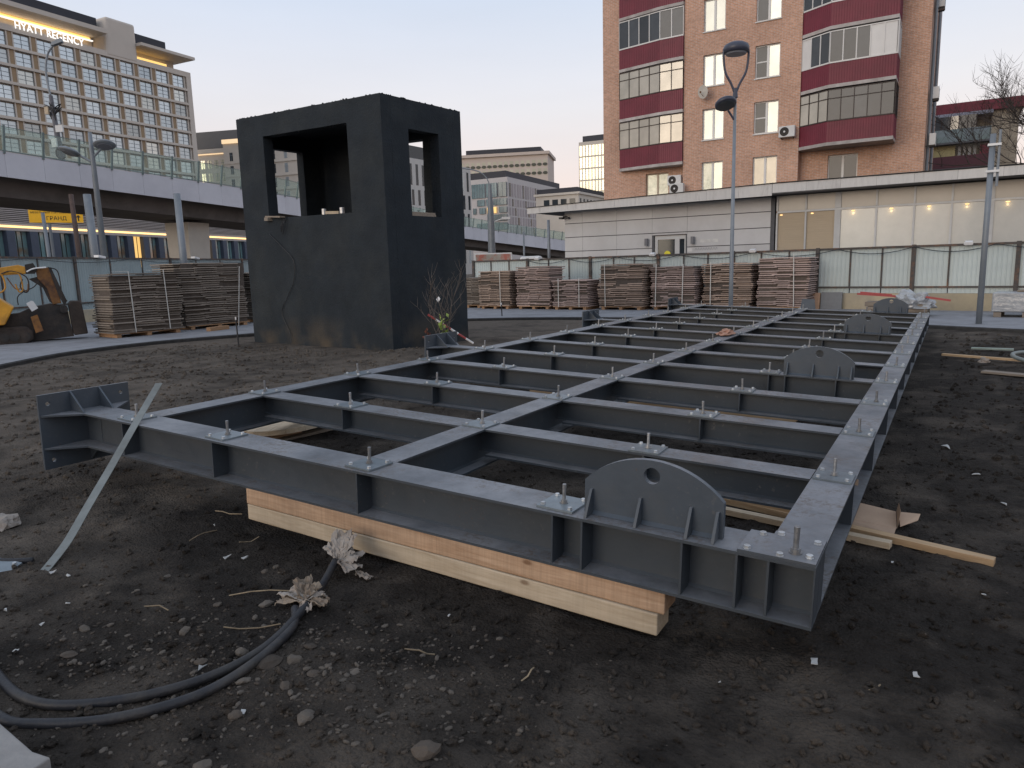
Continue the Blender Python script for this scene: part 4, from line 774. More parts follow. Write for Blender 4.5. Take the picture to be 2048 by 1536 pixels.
t = tag(B().box(0, .62, 0, .06, 0, .62).obj('grey_panel', M('cement_board', (.20, .205, .21), .9, .12, 8), None, (-3.05, 21.35, 0), (R(-6), 0, R(-7))), 'dark grey panel leaning on the plinth right of the stacks', 'panel')
tag(B().box(0, .3, 0, .05, 0, .6).obj('plywood_sheet', M('ply', (.42, .27, .18), .9, .12, 8), None, (-3.38, 21.4, 0), (R(-6), 0, R(-7))), 'narrow brown plywood sheet leaning on the plinth beside the grey one', 'panel')
tag(B().prism([(-.2, 0, 0), (.2, 0, 0), (.16, 0, .4), (-.12, 0, .42)], (0, .02, 0)).obj('steel_bracket', STEEL2, None, (-2.5, 15.6, .3), (R(-12), 0, R(8))), 'small grey steel bracket standing behind the far end beam', 'bracket')
beam('plank', 'long tan plank with the hose across it, right of the frame', 1.25, .08, .035, (1.0, 10.5, .03), (0, 0, R(-22)), PINE3, 'plank', bev=.003)
beam('plank', 'wide grey plank near the right edge, nearest of the three', 1.1, .16, .03, (1.45, 8.75, .02), (0, 0, R(-22)), OLDW, 'plank', bev=.003)
beam('plank', 'pale green plank beyond the hose, farthest of the three', .62, .1, .03, (1.15, 11.9, .02), (0, 0, R(-4)), M('pale_green_board', (.26, .31, .27), .8), 'plank', bev=.003)
HOSE = M('hose_grey', (.16, .18, .17), .5, .15); P = [(1.95 + .62 * math.cos(a), 10.0 + .85 * math.sin(a), .06 + .12 * (1 - math.cos(a)) * .4) for a in [R(60 + 12 * i) for i in range(27)]]
b = B(); b.tube(P, .03, 8); tag(b.obj('hose', HOSE, smooth=True), 'grey hose looped over the planks at the right edge', 'hose')
crumple('foam_lump', 'pale lump of foam on the soil below the tan plank', 'litter', (.98, 10.0, .05), .07, .06, .06, PAPER, 40)
# ------------------------------------------------------------------ low pavilion behind the fence
PANW = M('clad_panel', (.54, .535, .53), .5, .06, .8, .03, 10, spec=.4, col2=(.49, .48, .475), rnd=.05); FASC = M('fascia_metal', (.56, .545, .52), .6, .10, 3, .05, 20, col2=(.36, .34, .32), mix=(.55, .72), rnd=.05, stretch=(3, 1, .5)); SOFF = M('soffit_dark', (.11, .11, .115), .9, .15, 3); ROOFB = M('roof_felt', (.03, .028, .028), .9, .2, 5, .2, 30)
ALU = M('alu_frame', (.50, .50, .49), .5, .08, 4); FROST = M('frosted_pane', (.43, .445, .42), .18, .10, .9, spec=.6, ior=1.7, col2=(.37, .39, .375), rnd=.04); CREAMP = M('cream_pane', (.46, .42, .36), .3, .08, 1.0, spec=.5, rnd=.05); BLIND = M('bamboo_blind', (.45, .36, .25), .6, .14, 3, .5, 4, stretch=(.4, 1, 30), rnd=.04, spec=.5); DKGL = M('dark_glass', (.030, .038, .046), .08, .2, 2, spec=.5, ior=1.45)
PV = T('pavilion', 'low grey panelled pavilion with a wide flat roof behind the fence', 'building', (0, 25.13, 0))
b = B(); wall_cells(b, -13.96, -5.42, 0, 3.95, .0, .25, [(-9.94, -8.63, 1.0, 2.74)]); b.box(-13.96, -13.7, .252, 9, 0, 3.95); b.box(-5.415, -5.28, -.05, .25, 0, 3.95); b.obj('wall', SOFF, PV)
cols = [-13.96, -13.12, -11.55, -10.01, -8.57, -6.81, -5.42]; rows = [(1.2, 2.235), (2.265, 2.825), (2.855, 3.405), (3.435, 3.94)]
for xa, xb in zip(cols, cols[1:]):
    for za, zb in rows:
        if xa == -10.01 and zb < 2.9: 
            if zb > 2.75: b = B(); b.box(xa + .005, xb - .005, -.035, -.002, 2.76, zb); b.obj('wall_panel', PANW, PV)
            continue
        b = B(); b.box(xa + .004, xb - .004, -.035, -.002, za, zb); b.obj('wall_panel', PANW, PV)
wn = B(); wn.box(-9.92, -8.65, .05, .12, 2.66, 2.73).box(-9.92, -9.80, .05, .12, 1.2, 2.66).box(-9.09, -8.90, .05, .12, 1.2, 2.66).box(-8.70, -8.65, .05, .12, 1.2, 2.66).box(-9.8, -9.09, .05, .12, 2.58, 2.66).box(-8.9, -8.7, .05, .12, 2.58, 2.66)
w = wn.obj('window', ALU, PV); b = B(); b.box(-9.79, -9.1, .08, .09, 1.2, 2.575); b.obj('pane', DKGL, w); b = B(); b.box(-8.89, -8.71, .08, .09, 1.2, 2.575); b.obj('pane', DKGL, w)
b = B(); b.cyl((-9.40, .055, 2.0), (-9.40, .07, 2.0), .13, n=20); b.obj('round_sticker', M('sticker_yellow', (.75, .65, .03), .5), w)
for x in (-10.22, -8.32): b = B(); b.cyl((x, -.13, 2.36), (x, -.13, 2.64), .075).box(x - .03, x + .03, -.1, -.036, 2.46, 2.54); b.obj('wall_lamp', M('lamp_case', (.16, .16, .17), .5), PV)
b = B(); b.box(-8.05, -7.35, -.0385, -.036, 2.40, 2.52); b.obj('paint_patch', M('patch_white', (.62, .61, .58), .7), PV)
b = B(); b.box(-8.55, -8.35, -.04, -.0365, 2.06, 2.2); b.obj('notice', M('notice_paper', (.66, .64, .62), .7), PV)
GRAF = M('graffiti', (.30, .30, .31), .8); b = B()
for i in range(9): b.tube(smoothline([(-8.25 + i * .1, -.039, 2.1), (-8.2 + i * .1, -.039, 2.2), (-8.18 + i * .1, -.039, 2.12)], 4), .006, 4)
b.obj('graffiti_scribble', GRAF, PV)
b = B(); b.box(-14.1, -13.95, -.3, -.05, 3.62, 3.7).box(-13.85, -13.7, -.2, -.04, 3.62, 3.7).box(-13.98, -13.85, -.15, -.04, 3.7, 3.76); b.obj('cctv_camera', WIRE, PV)
# glazed right half
mul = [-5.2, -4.21, -3.15, -1.93, -.79, .29, 1.35, 2.5, 3.6, 4.8, 6.0]
b = B(); b.box(-5.28, 8, .32, .5, 0, 3.95); b.obj('wall', SOFF, PV)
for i, (xa, xb) in enumerate(zip(mul, mul[1:])):
    wa = .1 if abs(xa + 3.15) < .01 or abs(xa - 1.35) < .01 else .03; wb = .1 if abs(xb + 3.15) < .01 or abs(xb - 1.35) < .01 else .03
    b = B(); b.box(xa + wa, xb - wb, .02, .03, 3.41, 3.95); b.obj('upper_pane', CREAMP, PV)
    b = B(); b.box(xa + wa, xb - wb, .02, .03, .6, 3.335); b.obj('pane', BLIND if i < 2 else FROST, PV)
    if i >= 2:
        lt = bpy.data.lights.new('downlight_lamp', 'POINT'); lt.energy = .45; lt.color = (1, .66, .30); lt.shadow_soft_size = .04; lo = bpy.data.objects.new('downlight_lamp', lt); COL.objects.link(lo); lo.parent = PV; lo.location = (xa * .6 + xb * .4, -.07, 3.20)
        b = B(); b.cyl((xa * .6 + xb * .4, .005, 3.29), (xa * .6 + xb * .4, .019, 3.28), .06, n=14); b.v = [(x, y, 3.285 + (z - 3.285) * .45) for x, y, z in b.v]; b.obj('downlight', M('downlight_warm', (.9, .7, .4), .5, emit=(1.0, .62, .22), es=1.4), PV)
    else: b = B(); b.cyl((xb - .85, .004, 3.27), (xb - .85, .018, 3.27), .05, n=12); b.v = [(x, y, 3.27 + (z - 3.27) * .4) for x, y, z in b.v]; b.obj('downlight', MATS['downlight_warm'] if 'downlight_warm' in MATS else M('downlight_warm', (.9, .7, .4), .5, emit=(1.0, .62, .22), es=1.4), PV)
for x in mul: wd = .1 if abs(x + 3.15) < .01 or abs(x - 1.35) < .01 else .03; b = B(); b.box(x - wd, x + wd, -.05, .06, 0, 3.336).box(x - wd, x + wd, -.03, .06, 3.41, 3.95); b.obj('mullion', ALU, PV)
b = B(); b.box(-5.2, 6, -.02, .05, 3.337, 3.405); b.obj('transom', ALU, PV)
# roof
b = B(); b.hexa([(-15.3, -.8, 3.93), (8, -.8, 4.03), (8, 9, 4.03), (-15.3, 9, 3.93)], [(-15.3, -.8, 4.12), (8, -.8, 4.29), (8, 9, 4.29), (-15.3, 9, 4.12)]); RF = b.obj('roof', SOFF, PV)
b = B(); b.hexa([(-15.36, -.86, 4.13), (-5.2, -.86, 4.335), (8, -.86, 4.30), (8, 9.1, 4.33), (-15.36, 9.1, 4.15)], [(-15.36, -.86, 4.155), (-5.2, -.86, 4.365), (8, -.86, 4.325), (8, 9.1, 4.37), (-15.36, 9.1, 4.19)]); b.obj('roof_edge', ROOFB, RF)
fx = [-15.35, -13.4, -11.3, -9.2, -7.6, -6.4, -5.24]
for xa, xb in zip(fx, fx[1:]):
    za = lambda x: 4.125 + (x + 15.35) / 10.1 * .205; zb = lambda x: 3.885 + (x + 15.35) / 10.1 * .035
    b = B(); b.hexa([(xa + .003, -.83, zb(xa)), (xb - .003, -.83, zb(xb)), (xb - .003, -.802, zb(xb)), (xa + .003, -.802, zb(xa))], [(xa + .003, -.83, za(xa)), (xb - .003, -.83, za(xb)), (xb - .003, -.802, za(xb)), (xa + .003, -.802, za(xa))]); b.obj('fascia_panel', FASC, RF)
fx = [-5.23, -4.1, -3.0, -1.9, -.8, .4, 1.6, 2.8, 4.2, 6, 8]
for xa, xb in zip(fx, fx[1:]):
    b = B(); b.box(xa + .003, xb - .003, -.83, -.802, 4.012, 4.325 - (xa + 5.2) * .004); b.obj('fascia_panel', FASC, RF)

# ------------------------------------------------------------------ brick apartment block
BRK = brick('brick_facade', (.60, .335, .225), (.49, .265, .175), (.58, .49, .42)); BRKS = brick('brick_side', (.50, .29, .20), (.40, .225, .15), (.44, .38, .33), 'Y')
PVC = M('pvc_frame', (.66, .65, .63), .45, .06, 3, rnd=.05); WARMG = M('window_reflect', (.47, .49, .45), .12, .14, .6, metal=.36, spec=.8, col2=(.55, .56, .52), rnd=.12); PLAST = M('window_film', (.55, .56, .48), .3, .12, 3, .6, 7, metal=.3, col2=(.42, .45, .38)); GREYG = M('window_dark', (.05, .056, .062), .1, .2, 2, spec=.5, ior=1.45, rnd=.3); BEIG = M('balcony_pane', (.44, .41, .35), .15, .12, 1.0, metal=.25, spec=.7, col2=(.36, .34, .29), rnd=.08)
BURG = M('burgundy_sheet', (.175, .024, .042), .5, .10, 2, .03, 20, spec=.4, col2=(.145, .021, .036), rnd=.06); SLABW = M('slab_edge', (.46, .43, .41), .8, .15, 3, .1, 30, col2=(.34, .31, .29)); BRF = M('brown_frame', (.045, .030, .026), .6, .15)
AP = T('apartment_block', 'brown brick apartment block with burgundy balconies behind the pavilion', 'building', (0, 37.2, 0))
WA, WB = (-11.70, -10.55), (-8.98, -7.74); ZR = [5.40 + 2.765 * i for i in range(-1, 6)]
holes_ = [(xa, xb, z, z + 1.6) for xa, xb in (WA, WB) for z in ZR]; ZT = 22.0
b = B(); wall_cells(b, -12.75, -6.72, 0, ZT, 0, .5, holes_); b.obj('wall', BRK, AP)
b = B(); b.box(-6.72, -6.715, .0, .5, 0, ZT); b.box(-6.99, -6.722, .502, 1.2, 0, ZT); b.obj('bay_return', BRKS, AP)
b = B(); wall_cells(b, -17.85, -12.755, 0, ZT, .7, 1.2, [(-15.2, -13.83, 5.2, 6.75)]); b.obj('wall', BRK, AP)
b = B(); wall_cells(b, -6.715, -1.12, 0, ZT, .7, 1.2, [(-5.40, -4.0, 5.2, 6.82)]); b.obj('wall', BRK, AP)
b = B(); b.box(-1.4, -1.115, 1.203, 13.5, 0, ZT); b.box(-17.85, -17.6, 1.203, 13.5, 0, ZT); b.obj('side_wall', BRKS, AP)
def casement(par, xa, xb, za, zb, y, left, right, fr=PVC, mid=.5, vent=None, sill=True):
    f = B(); t = .06; xm = xa + (xb - xa) * mid
    f.box(xa, xb, y, y + .07, zb - t, zb).box(xa, xb, y, y + .07, za, za + t).box(xa, xa + t, y, y + .07, za + t, zb - t).box(xb - t, xb, y, y + .07, za + t, zb - t).box(xm - .055, xm + .055, y - .01, y + .06, za + t, zb - t)
    w = f.obj('window', fr, par)
    b = B(); b.box(xa + t, xm - .055, y + .03, y + .04, za + t, zb - t); b.obj('pane', left, w); b = B(); b.box(xm + .055, xb - t, y + .03, y + .04, za + t, zb - t); b.obj('pane', right, w)
    if vent: b = B(); b.box(xa + t, xm - .055, y + .01, y + .05, za + (zb - za) * .48, za + (zb - za) * .52); b.obj('glazing_bar', fr, w)
    if sill: b = B(); b.box(xa - .04, xb + .04, -.06 if y < .5 else .62, y + .01, za - .05, za - .003); b.obj('sill', PVC, w)
    return w
for i, z in enumerate(ZR):
    if i == 0: continue
    casement(AP, WA[0], WA[1], z, z + 1.6, .12, (PLAST if i == 1 else WARMG), WARMG if i != 1 else WARMG)
    casement(AP, WB[0], WB[1], z, z + 1.6, .12, (GREYG if i in (2, 3, 4) else BEIG), WARMG if i != 1 else BEIG, vent=(i in (2, 3)))
casement(AP, -15.2, -13.83, 5.2, 6.75, .85, PLAST, PLAST, M('old_frame', (.50, .42, .32), .6)); casement(AP, -5.40, -4.0, 5.2, 6.82, .85, DKGL, DKGL)
def seg(p, q): d = Vector(q) - Vector(p); return d.length, math.atan2(d.y, d.x)
def balcony(par, plan, z0, style, htop, hc=1.05, slab=.16):
    n = len(plan); bal = B(); off = .07
    out = [(x + (0 if k in (0, n - 1) else 0), y - off) for k, (x, y) in enumerate(plan)]
    bal.prism([(x, y, z0 - slab) for x, y in out] + [(plan[-1][0], 1.19, z0 - slab), (plan[0][0], 1.19, z0 - slab)], (0, 0, slab - .003)); bl = bal.obj('balcony', SLABW, par)
    for p, q in zip(plan, plan[1:]):
        L_, a = seg(p, q)
        if L_ < .1: continue
        put('cladding', corr(L_, hc), BURG2, bl, (*p, z0), (0, 0, a)).scale = (1, 1, 1)
        zb = z0 + hc; hh = htop - zb; npn = max(1, round(L_ / .62)); fr = PVC if style in ('white', 'whitepanel') else BRF; fw = .035 if fr is BRF else .05
        f = B()
        def bx(x0, x1, y0, y1, za, zc): f.box(x0, x1, y0, y1, za, zc)
        bx(0, L_, -.03, .05, zb + .002, zb + fw + .02); bx(0, L_, -.03, .05, htop - fw, htop)
        for i in range(npn + 1): x = L_ * i / npn; bx(max(0, x - fw / 2), min(L_, x + fw / 2), -.03, .05, zb + fw + .02, htop - fw)
        if style == 'dark': bx(0, L_, -.025, .04, zb + hh * .70, zb + hh * .70 + .04)
        g = f.obj('glazing', fr, bl, (*p, 0), (0, 0, a))
        for i in range(npn):
            b = B(); b.box(L_ * i / npn + fw / 2 + .001, L_ * (i + 1) / npn - fw / 2 - .001, .0, .01, zb + fw + .021, htop - fw - .001); gx_ = (p[0] + q[0]) / 2
            m = BEIG if style == 'dark' and par is AP and gx_ < -10 else {'dark': (BEIG if gx_ < -5.3 else GREYG), 'white': GREYG, 'whitepanel': (PVC if (gx_ < -5.3 and i == 0) or (gx_ > -5.3 and i >= npn - 2) else GREYG)}[style]
            b.obj('pane', m, g)
    return bl
BURG2 = BURG
planL = [(-16.72, .45), (-14.1, -.07), (-12.76, -.10)]; planR = [(-6.70, .05), (-5.30, -.72), (-2.38, -.72), (-2.38, .69)]
for i, (z, ht, st) in enumerate(((7.17, 9.74, 'dark'), (9.93, 12.46, 'dark'), (12.66, 15.22, 'white'), (15.42, 18.0, 'dark'), (18.2, 20.8, 'white'))): balcony(AP, planL, z, st, ht)
for i, (z, ht, st) in enumerate(((7.27, 9.74, 'dark'), (9.96, 12.42, 'whitepanel'), (12.64, 15.2, 'white'), (15.4, 18.0, 'dark'), (18.2, 20.8, 'white'))): balcony(AP, planR, z, st, ht, .98 if i < 2 else 1.05)
for pts in ([(-1.0, 1.4, 4.5), (-1.0, 1.4, 19)], [(-.95, 5, 4.5), (-.95, 5, 19)]): b = B(); b.tube(pts, .07, 8); b.obj('downpipe', POLE, AP)
def aircon(label, x, y, z, rz=0, w=.78, h=.54):
    a = T('air_conditioner', label, 'air conditioner', (x, y, z), rz); b = B(); b.box(-w / 2, w / 2, -.28, 0, 0, h); bd = b.obj('case', M('aircon_white', (.58, .58, .57), .5, .08), a, bevel=.015)
    b = B(); b.cyl((-.11, -.285, h / 2), (-.11, -.275, h / 2), h * .41, n=24); b.obj('fan_grille', BLK, bd); b = B(); b.cyl((-.11, -.29, h / 2), (-.11, -.284, h / 2), .05, n=12); b.obj('fan_hub', LBOX, bd)
    b = B(); b.box(-w / 2 + .08, -w / 2 + .12, -.25, .14, -.05, -.004).box(w / 2 - .12, w / 2 - .08, -.25, .14, -.05, -.004); b.obj('bracket', WIRE, a); return a
aircon('white air conditioner on the brick bay beside the right balconies', -7.24, 37.06, 7.8); aircon('front air conditioner standing on the pavilion roof edge', -12.95, 36.95, 5.42); aircon('rear air conditioner on the wall above the front one', -13.3, 37.6, 5.95)
for y, z, lab in ((38.6, 6.9, 'lowest'), (39.0, 9.1, 'middle'), (39.3, 13.3, 'highest')): aircon('%s air conditioner on the shaded side wall of the brick block' % lab, -.95, y, z, R(90))
DI = T('satellite_dish', 'pale satellite dish on the brick wall left of the lamp head', 'dish', (-11.5, 36.85, 10.6), (R(8), 0, R(-25))); b = B(); b.lathe([(.05, 0), (.2, .03), (.31, .09), (.34, .13)], n=24); b.v = [(x, -z, y) for x, y, z in b.v]; b.obj('dish', M('dish_grey', (.50, .47, .42), .6), DI); b = B(); b.tube([(0, -.02, -.3), (.03, -.3, -.12), (.03, -.34, -.02)], .012, 5).box(-.02, .05, -.37, -.31, -.05, .03).tube([(0, 0, 0), (0, .3, -.05)], .02, 6); b.obj('feed_arm', RUST, DI)
# ------------------------------------------------------------------ lower block with a burgundy roof band, far right
RB = T('red_roof_block', 'low beige block with a burgundy roof band behind the right pole', 'building', (0, 68, 0)); BRKB = brick('brick_beige', (.42, .36, .27), (.36, .30, .22), (.34, .30, .25))
b = B(); wall_cells(b, -6, 4.05, 0, 12.9, 0, .5, [(-6, 2.25, 9.6, 12.62)]); b.box(3.8, 4.05, .502, 12, 0, 12.9); b.box(-6, 2.25, 1.0, 1.3, 9.6, 12.6); b.obj('wall', BRKB, RB)
put('roof_band', corr(10.3, .78), BURG, RB, (-6.1, -.35, 12.9)); b = B(); b.box(-6.1, 4.3, -.33, 12, 12.86, 13.64); b.obj('roof', BURG, RB); b = B(); b.box(-6, 2.3, -.5, -.02, 12.62, 12.88); b.obj('eaves_band', M('eaves_blue', (.30, .31, .38), .7), RB)
b = B(); b.box(-6, 2.25, -.95, -.02, 10.45, 10.6).box(-6, 2.25, -.95, -.02, 8.4, 8.55); b.obj('balcony_slab', SOFF, RB)
b = B(); b.box(-6, 2.25, -.93, -.88, 10.6, 11.58); b.obj('balcony_panel', M('panel_bluegrey', (.22, .26, .28), .6, .15, 1.5, col2=(.17, .22, .21)), RB); b = B(); b.box(-6, 2.25, -.93, -.88, 8.55, 9.5); b.obj('balcony_panel', M('panel_darkred', (.075, .02, .028), .6, .12, 2), RB)
gb = B()
for i in range(13): x = -6 + i * .6; gb.box(x, x + .06, -.9, -.85, 11.59, 12.6)
g = gb.obj('balcony_glazing', BRF, RB)
for i in range(12): x = -6 + i * .6; b = B(); b.box(x + .062, x + .598, -.88, -.87, 11.59, 12.6); b.obj('pane', GREYG if i % 3 else BEIG, g)
b = B(); b.box(-1.7, -.1, -.3, -.29, 9.5, 10.4); b.obj('yellow_panel', M('panel_straw', (.42, .36, .18), .7, .2, 4), RB)
b = B(); b.box(1.6, 2.2, -.5, -.45, 9.5, 10.3); b.obj('red_screen', BURG, RB)
for i in range(4): b = B(); b.box(.1 + i * .35, .3 + i * .35, -.2, -.19, 9.5, 10.3); b.obj('curtain', M('curtain', (.42, .41, .38), .8), RB)
# ------------------------------------------------------------------ bare tree at the right edge
TR = T('bare_tree', 'bare leafless tree reaching in from the right edge', 'tree', (6.3, 42.5, 0)); tb = random.Random(3); tk = B(); tk.tube([(0, 0, -.2), (.05, 0, 2), (-.1, .1, 4.4), (.05, 0, 6.2), (0, 0, 8)], [.26, .22, .19, .15, .1], 10); tk.obj('trunk', M('tree_bark', (.055, .045, .04), .95, .3, 12, .4, 30), TR)
cb = B()
def limb(p, d, L_, r, lev):
    pts = [p]; q = p.copy(); dd = d.normalized(); ns = 5
    for i in range(ns):
        dd = (dd + Vector((tb.uniform(-.22, .22), tb.uniform(-.22, .22), tb.uniform(-.1, .2)))).normalized(); q = q + dd * L_ / ns; pts.append(q.copy())
        if lev and i >= 1:
            for s in range(2):
                v = Vector((tb.uniform(-1, 1), tb.uniform(-1, 1), tb.uniform(-.25, .7))).normalized(); limb(q, dd * .7 + v * .8, L_ * tb.uniform(.38, .6), r * .5, lev - 1)
    cb.tube(pts, [r * (1 - .14 * i) for i in range(ns + 1)], 4 if lev < 2 else 6, caps=False)
for a, z, L_, up in ((185, 5.2, 4.2, .35), (150, 6.4, 3.6, .7), (215, 6.0, 3.4, .5), (90, 6.8, 3, .8), (20, 6.2, 3, .6), (300, 5.5, 3.0, .5), (170, 7.6, 3.4, 1.0), (240, 7.8, 3.0, 1.2), (60, 7.8, 2.8, 1.2)): limb(Vector((0, 0, z)), Vector((math.cos(R(a)), math.sin(R(a)), up)), L_ * 1.35, .06, 3)
cb.obj('crown', MATS['tree_bark'], TR)
# ------------------------------------------------------------------ viaduct with glass barriers
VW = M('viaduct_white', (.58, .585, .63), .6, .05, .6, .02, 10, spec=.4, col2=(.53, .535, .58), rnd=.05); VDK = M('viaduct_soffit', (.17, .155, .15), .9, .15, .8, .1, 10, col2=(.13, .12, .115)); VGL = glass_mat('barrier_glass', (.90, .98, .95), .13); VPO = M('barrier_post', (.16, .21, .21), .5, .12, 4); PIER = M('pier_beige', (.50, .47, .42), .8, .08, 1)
VB = [(-47.81, 11.23, 8.16, 9.62), (-48.69, 18.97, 7.86, 9.35), (-49.5, 26.74, 7.55, 9.06), (-50.68, 37.83, 7.12, 8.73), (-57.41, 57.46, 6.95, 8.66), (-66.95, 93.12, 6.3, 8.22), (-62.32, 119.38, 4.25, 6.2), (-57.03, 135.45, 2.72, 4.63), (-50, 152, 1.2, 3.1)]
VB = [(-46.2, -6, 8.8, 10.25)] + VB
V = T('viaduct', 'pale road viaduct with tilted glass barriers crossing behind the tower', 'viaduct', (-50, 38, 0))
path3 = smoothline([(x, y, 0) for x, y, *_ in VB], 8); zb_ = smoothline([(z0, z1, 0) for *_, z0, z1 in VB], 8)
vp = [(Vector((p.x + 50, p.y - 38, 0)), q.x, q.y) for p, q in zip(path3, zb_)]
cum = [0]
for a, c in zip(vp, vp[1:]): cum.append(cum[-1] + (c[0] - a[0]).length)
def vat(s):
    i = max(0, min(len(cum) - 2, next((k for k in range(len(cum) - 1) if cum[k + 1] >= s), len(cum) - 2))); t = (s - cum[i]) / (cum[i + 1] - cum[i]); a, c = vp[i], vp[i + 1]
    d = (c[0] - a[0]).normalized(); return a[0].lerp(c[0], t), a[1] + (c[1] - a[1]) * t, a[2] + (c[2] - a[2]) * t, d, Vector((d.y, -d.x, 0))
s = 0; SL = cum[-1]; step = 2.32; k = 0
while s < SL - step:
    p, z0, z1, d, nrm = vat(s); q, y0, y1, d2, n2 = vat(s + step - .012)
    b = B(); b.hexa([p + Vector((0, 0, z0)), q + Vector((0, 0, y0)), q - n2 * .12 + Vector((0, 0, y0)), p - nrm * .12 + Vector((0, 0, z0))], [p + Vector((0, 0, z1)), q + Vector((0, 0, y1)), q - n2 * .12 + Vector((0, 0, y1)), p - nrm * .12 + Vector((0, 0, z1))]); b.obj('fascia_panel', VW, V)
    hg = 1.42; lean = .28
    pb = p + nrm * .0 + Vector((0, 0, z1 + .06)); pt = p - nrm * lean * -1 + Vector((0, 0, z1 + hg)); qb = q + Vector((0, 0, y1 + .06)); qt = q + n2 * lean + Vector((0, 0, y1 + hg))
    e = nrm * .02; g = B(); g.hexa([pb + (qb - pb) * .04, pb + (qb - pb) * .97, qb * .97 + pb * .03 - e, pb * .96 + qb * .04 - e], [pt + (qt - pt) * .04, pt + (qt - pt) * .97, qt * .97 + pt * .03 - e, pt * .96 + qt * .04 - e]); go = g.obj('glass_panel', VGL, V)
    b = B(); b.bar(p + Vector((0, 0, z1 - .1)), p + nrm * lean + Vector((0, 0, z1 + hg + .1)), .11, .12, up=tuple(d)); b.obj('barrier_post', VPO, V)
    b = B(); b.bar(pb, qb, .06, .06); b.bar(pt, qt, .03, .03); b.obj('glass_rail', VPO, V)
    s += step; k += 1
b = B()
for (a, z0, z1), (c, y0, y1) in zip(vp, vp[1:]):
    d = (c - a).normalized(); nr = Vector((d.y, -d.x, 0)); i = vp.index((a, z0, z1)); d0 = (vp[min(i + 1, len(vp) - 1)][0] - vp[max(i - 1, 0)][0]).normalized(); d1 = (vp[min(i + 2, len(vp) - 1)][0] - vp[i][0]).normalized(); n0 = Vector((d0.y, -d0.x, 0)); n1 = Vector((d1.y, -d1.x, 0))
    Z = lambda v, z: Vector((v.x, v.y, z))
    b.hexa([Z(a - n0 * .13, z0 + .25), Z(c - n1 * .13, y0 + .25), Z(c - n1 * 9, y0 + .25), Z(a - n0 * 9, z0 + .25)], [Z(a - n0 * .13, z1 - .2), Z(c - n1 * .13, y1 - .2), Z(c - n1 * 9, y1 - .2), Z(a - n0 * 9, z1 - .2)])
    b.hexa([Z(a - n0 * 1.6, z0 - 1.0), Z(c - n1 * 1.6, y0 - 1.0), Z(c - n1 * 7, y0 - 1.0), Z(a - n0 * 7, z0 - 1.0)], [Z(a - n0 * 1.2, z0 + .249), Z(c - n1 * 1.2, y0 + .249), Z(c - n1 * 7.4, y0 + .249), Z(a - n0 * 7.4, z0 + .249)])
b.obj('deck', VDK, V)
def pier(s_, w, L_): 
    p, z0, z1, d, nrm = vat(s_); c = p - nrm * 4.2; b = B(); P = []
    lo = [c + d * x * .5 * w + nrm * y * L_ * .5 for x, y in ((-1, -1), (1, -1), (1, 1), (-1, 1))]; hi = [c + d * x * .5 * w * 1.15 + nrm * y * L_ * .62 for x, y in ((-1, -1), (1, -1), (1, 1), (-1, 1))]
    b.hexa([(v.x, v.y, -.5) for v in lo], [(v.x, v.y, z0 - 1.2) for v in hi]); b.obj('pier', PIER, V)
pier(42.0, 2.0, 2.0); pier(93, 2.5, 3.6)
p, z0, z1, d, nrm = vat(143); b = B(); c = p - nrm * 2; b.hexa([c + d * -5 + nrm * 2 + Vector((0, 0, 0)), c + d * 6 + nrm * 2, c + d * 6 - nrm * 2, c - d * 5 - nrm * 2], [c + d * -1.5 + nrm * 1.6 + Vector((0, 0, z0 - .05)), c + d * 3.5 + nrm * 1.6 + Vector((0, 0, z0 - .4)), c + d * 3.5 - nrm * 2 + Vector((0, 0, z0 - .4)), c - d * 1.5 - nrm * 2 + Vector((0, 0, z0 - .05))]); b.obj('pier', PIER, V)
# ------------------------------------------------------------------ mall below the viaduct
SLAT = M('slat_metal', (.42, .38, .36), .6, .08, 2); SLBK = M('slat_backing', (.10, .09, .09), .9, .1); NAVY = M('mall_pier', (.06, .075, .11), .6, .15, 2); GLOW = M('light_strip', (.9, .7, .4), .5, emit=(1.0, .62, .22), es=1.8); MGL = M('mall_glass', (.15, .25, .26), .1, .25, .35, spec=.8, ior=1.7, col2=(.20, .13, .08), mix=(.5, .6), rnd=.35); WARMW = M('mall_lit', (.5, .35, .15), .4, emit=(1.0, .60, .18), es=.9)  # brown patches in the teal mall panes paint a warm reflection
ML = T('mall', 'long low shopping building with slatted wall and warm light strip', 'building', (-90.69, 37.1, 0), R(108.3))
b = B(); b.box(-30, 62, 1.2, 12, 0, 12.3); b.obj('core', SLBK, ML)
for i in range(20): b = B(); b.box(-30, 62, .0, .3, 8.15 + i * .21, 8.15 + i * .21 + .11); b.obj('slat', SLAT, ML)
b = B(); b.box(-30, 62, -.1, .35, 7.62, 7.82); b.obj('light_strip', GLOW, ML); b = B(); b.box(-30, 62, -.05, .6, 7.25, 7.6).box(-30, 62, -.02, .5, 7.84, 8.1); b.obj('band', SLAT, ML)
for i in range(30):
    u = -30 + i * 3.05; b = B(); b.box(u, u + 1.05, -.2, .6, 0, 7.24); b.obj('facade_pier', NAVY, ML)
    w = B(); w.box(u + 1.07, u + 3.03, .4, .45, 3.0, 7.24); wo = w.obj('window', WARMW if i in (16, 21) else MGL, ML); b = B()
    for q in (1.7, 2.35): b.box(u + q, u + q + .06, .33, .395, 3, 7.2)
    b.obj('glazing_bar', BLK, wo)
SG = T('direction_sign', 'yellow direction sign with Cyrillic lettering under the viaduct', 'sign', (-74.5, 34.7, 0), R(58)); SYEL = M('sign_yellow', (.80, .42, .01), .5, .08, emit=(1.0, .55, .05), es=.12); SBLK = M('sign_black', (.02, .02, .02), .6)
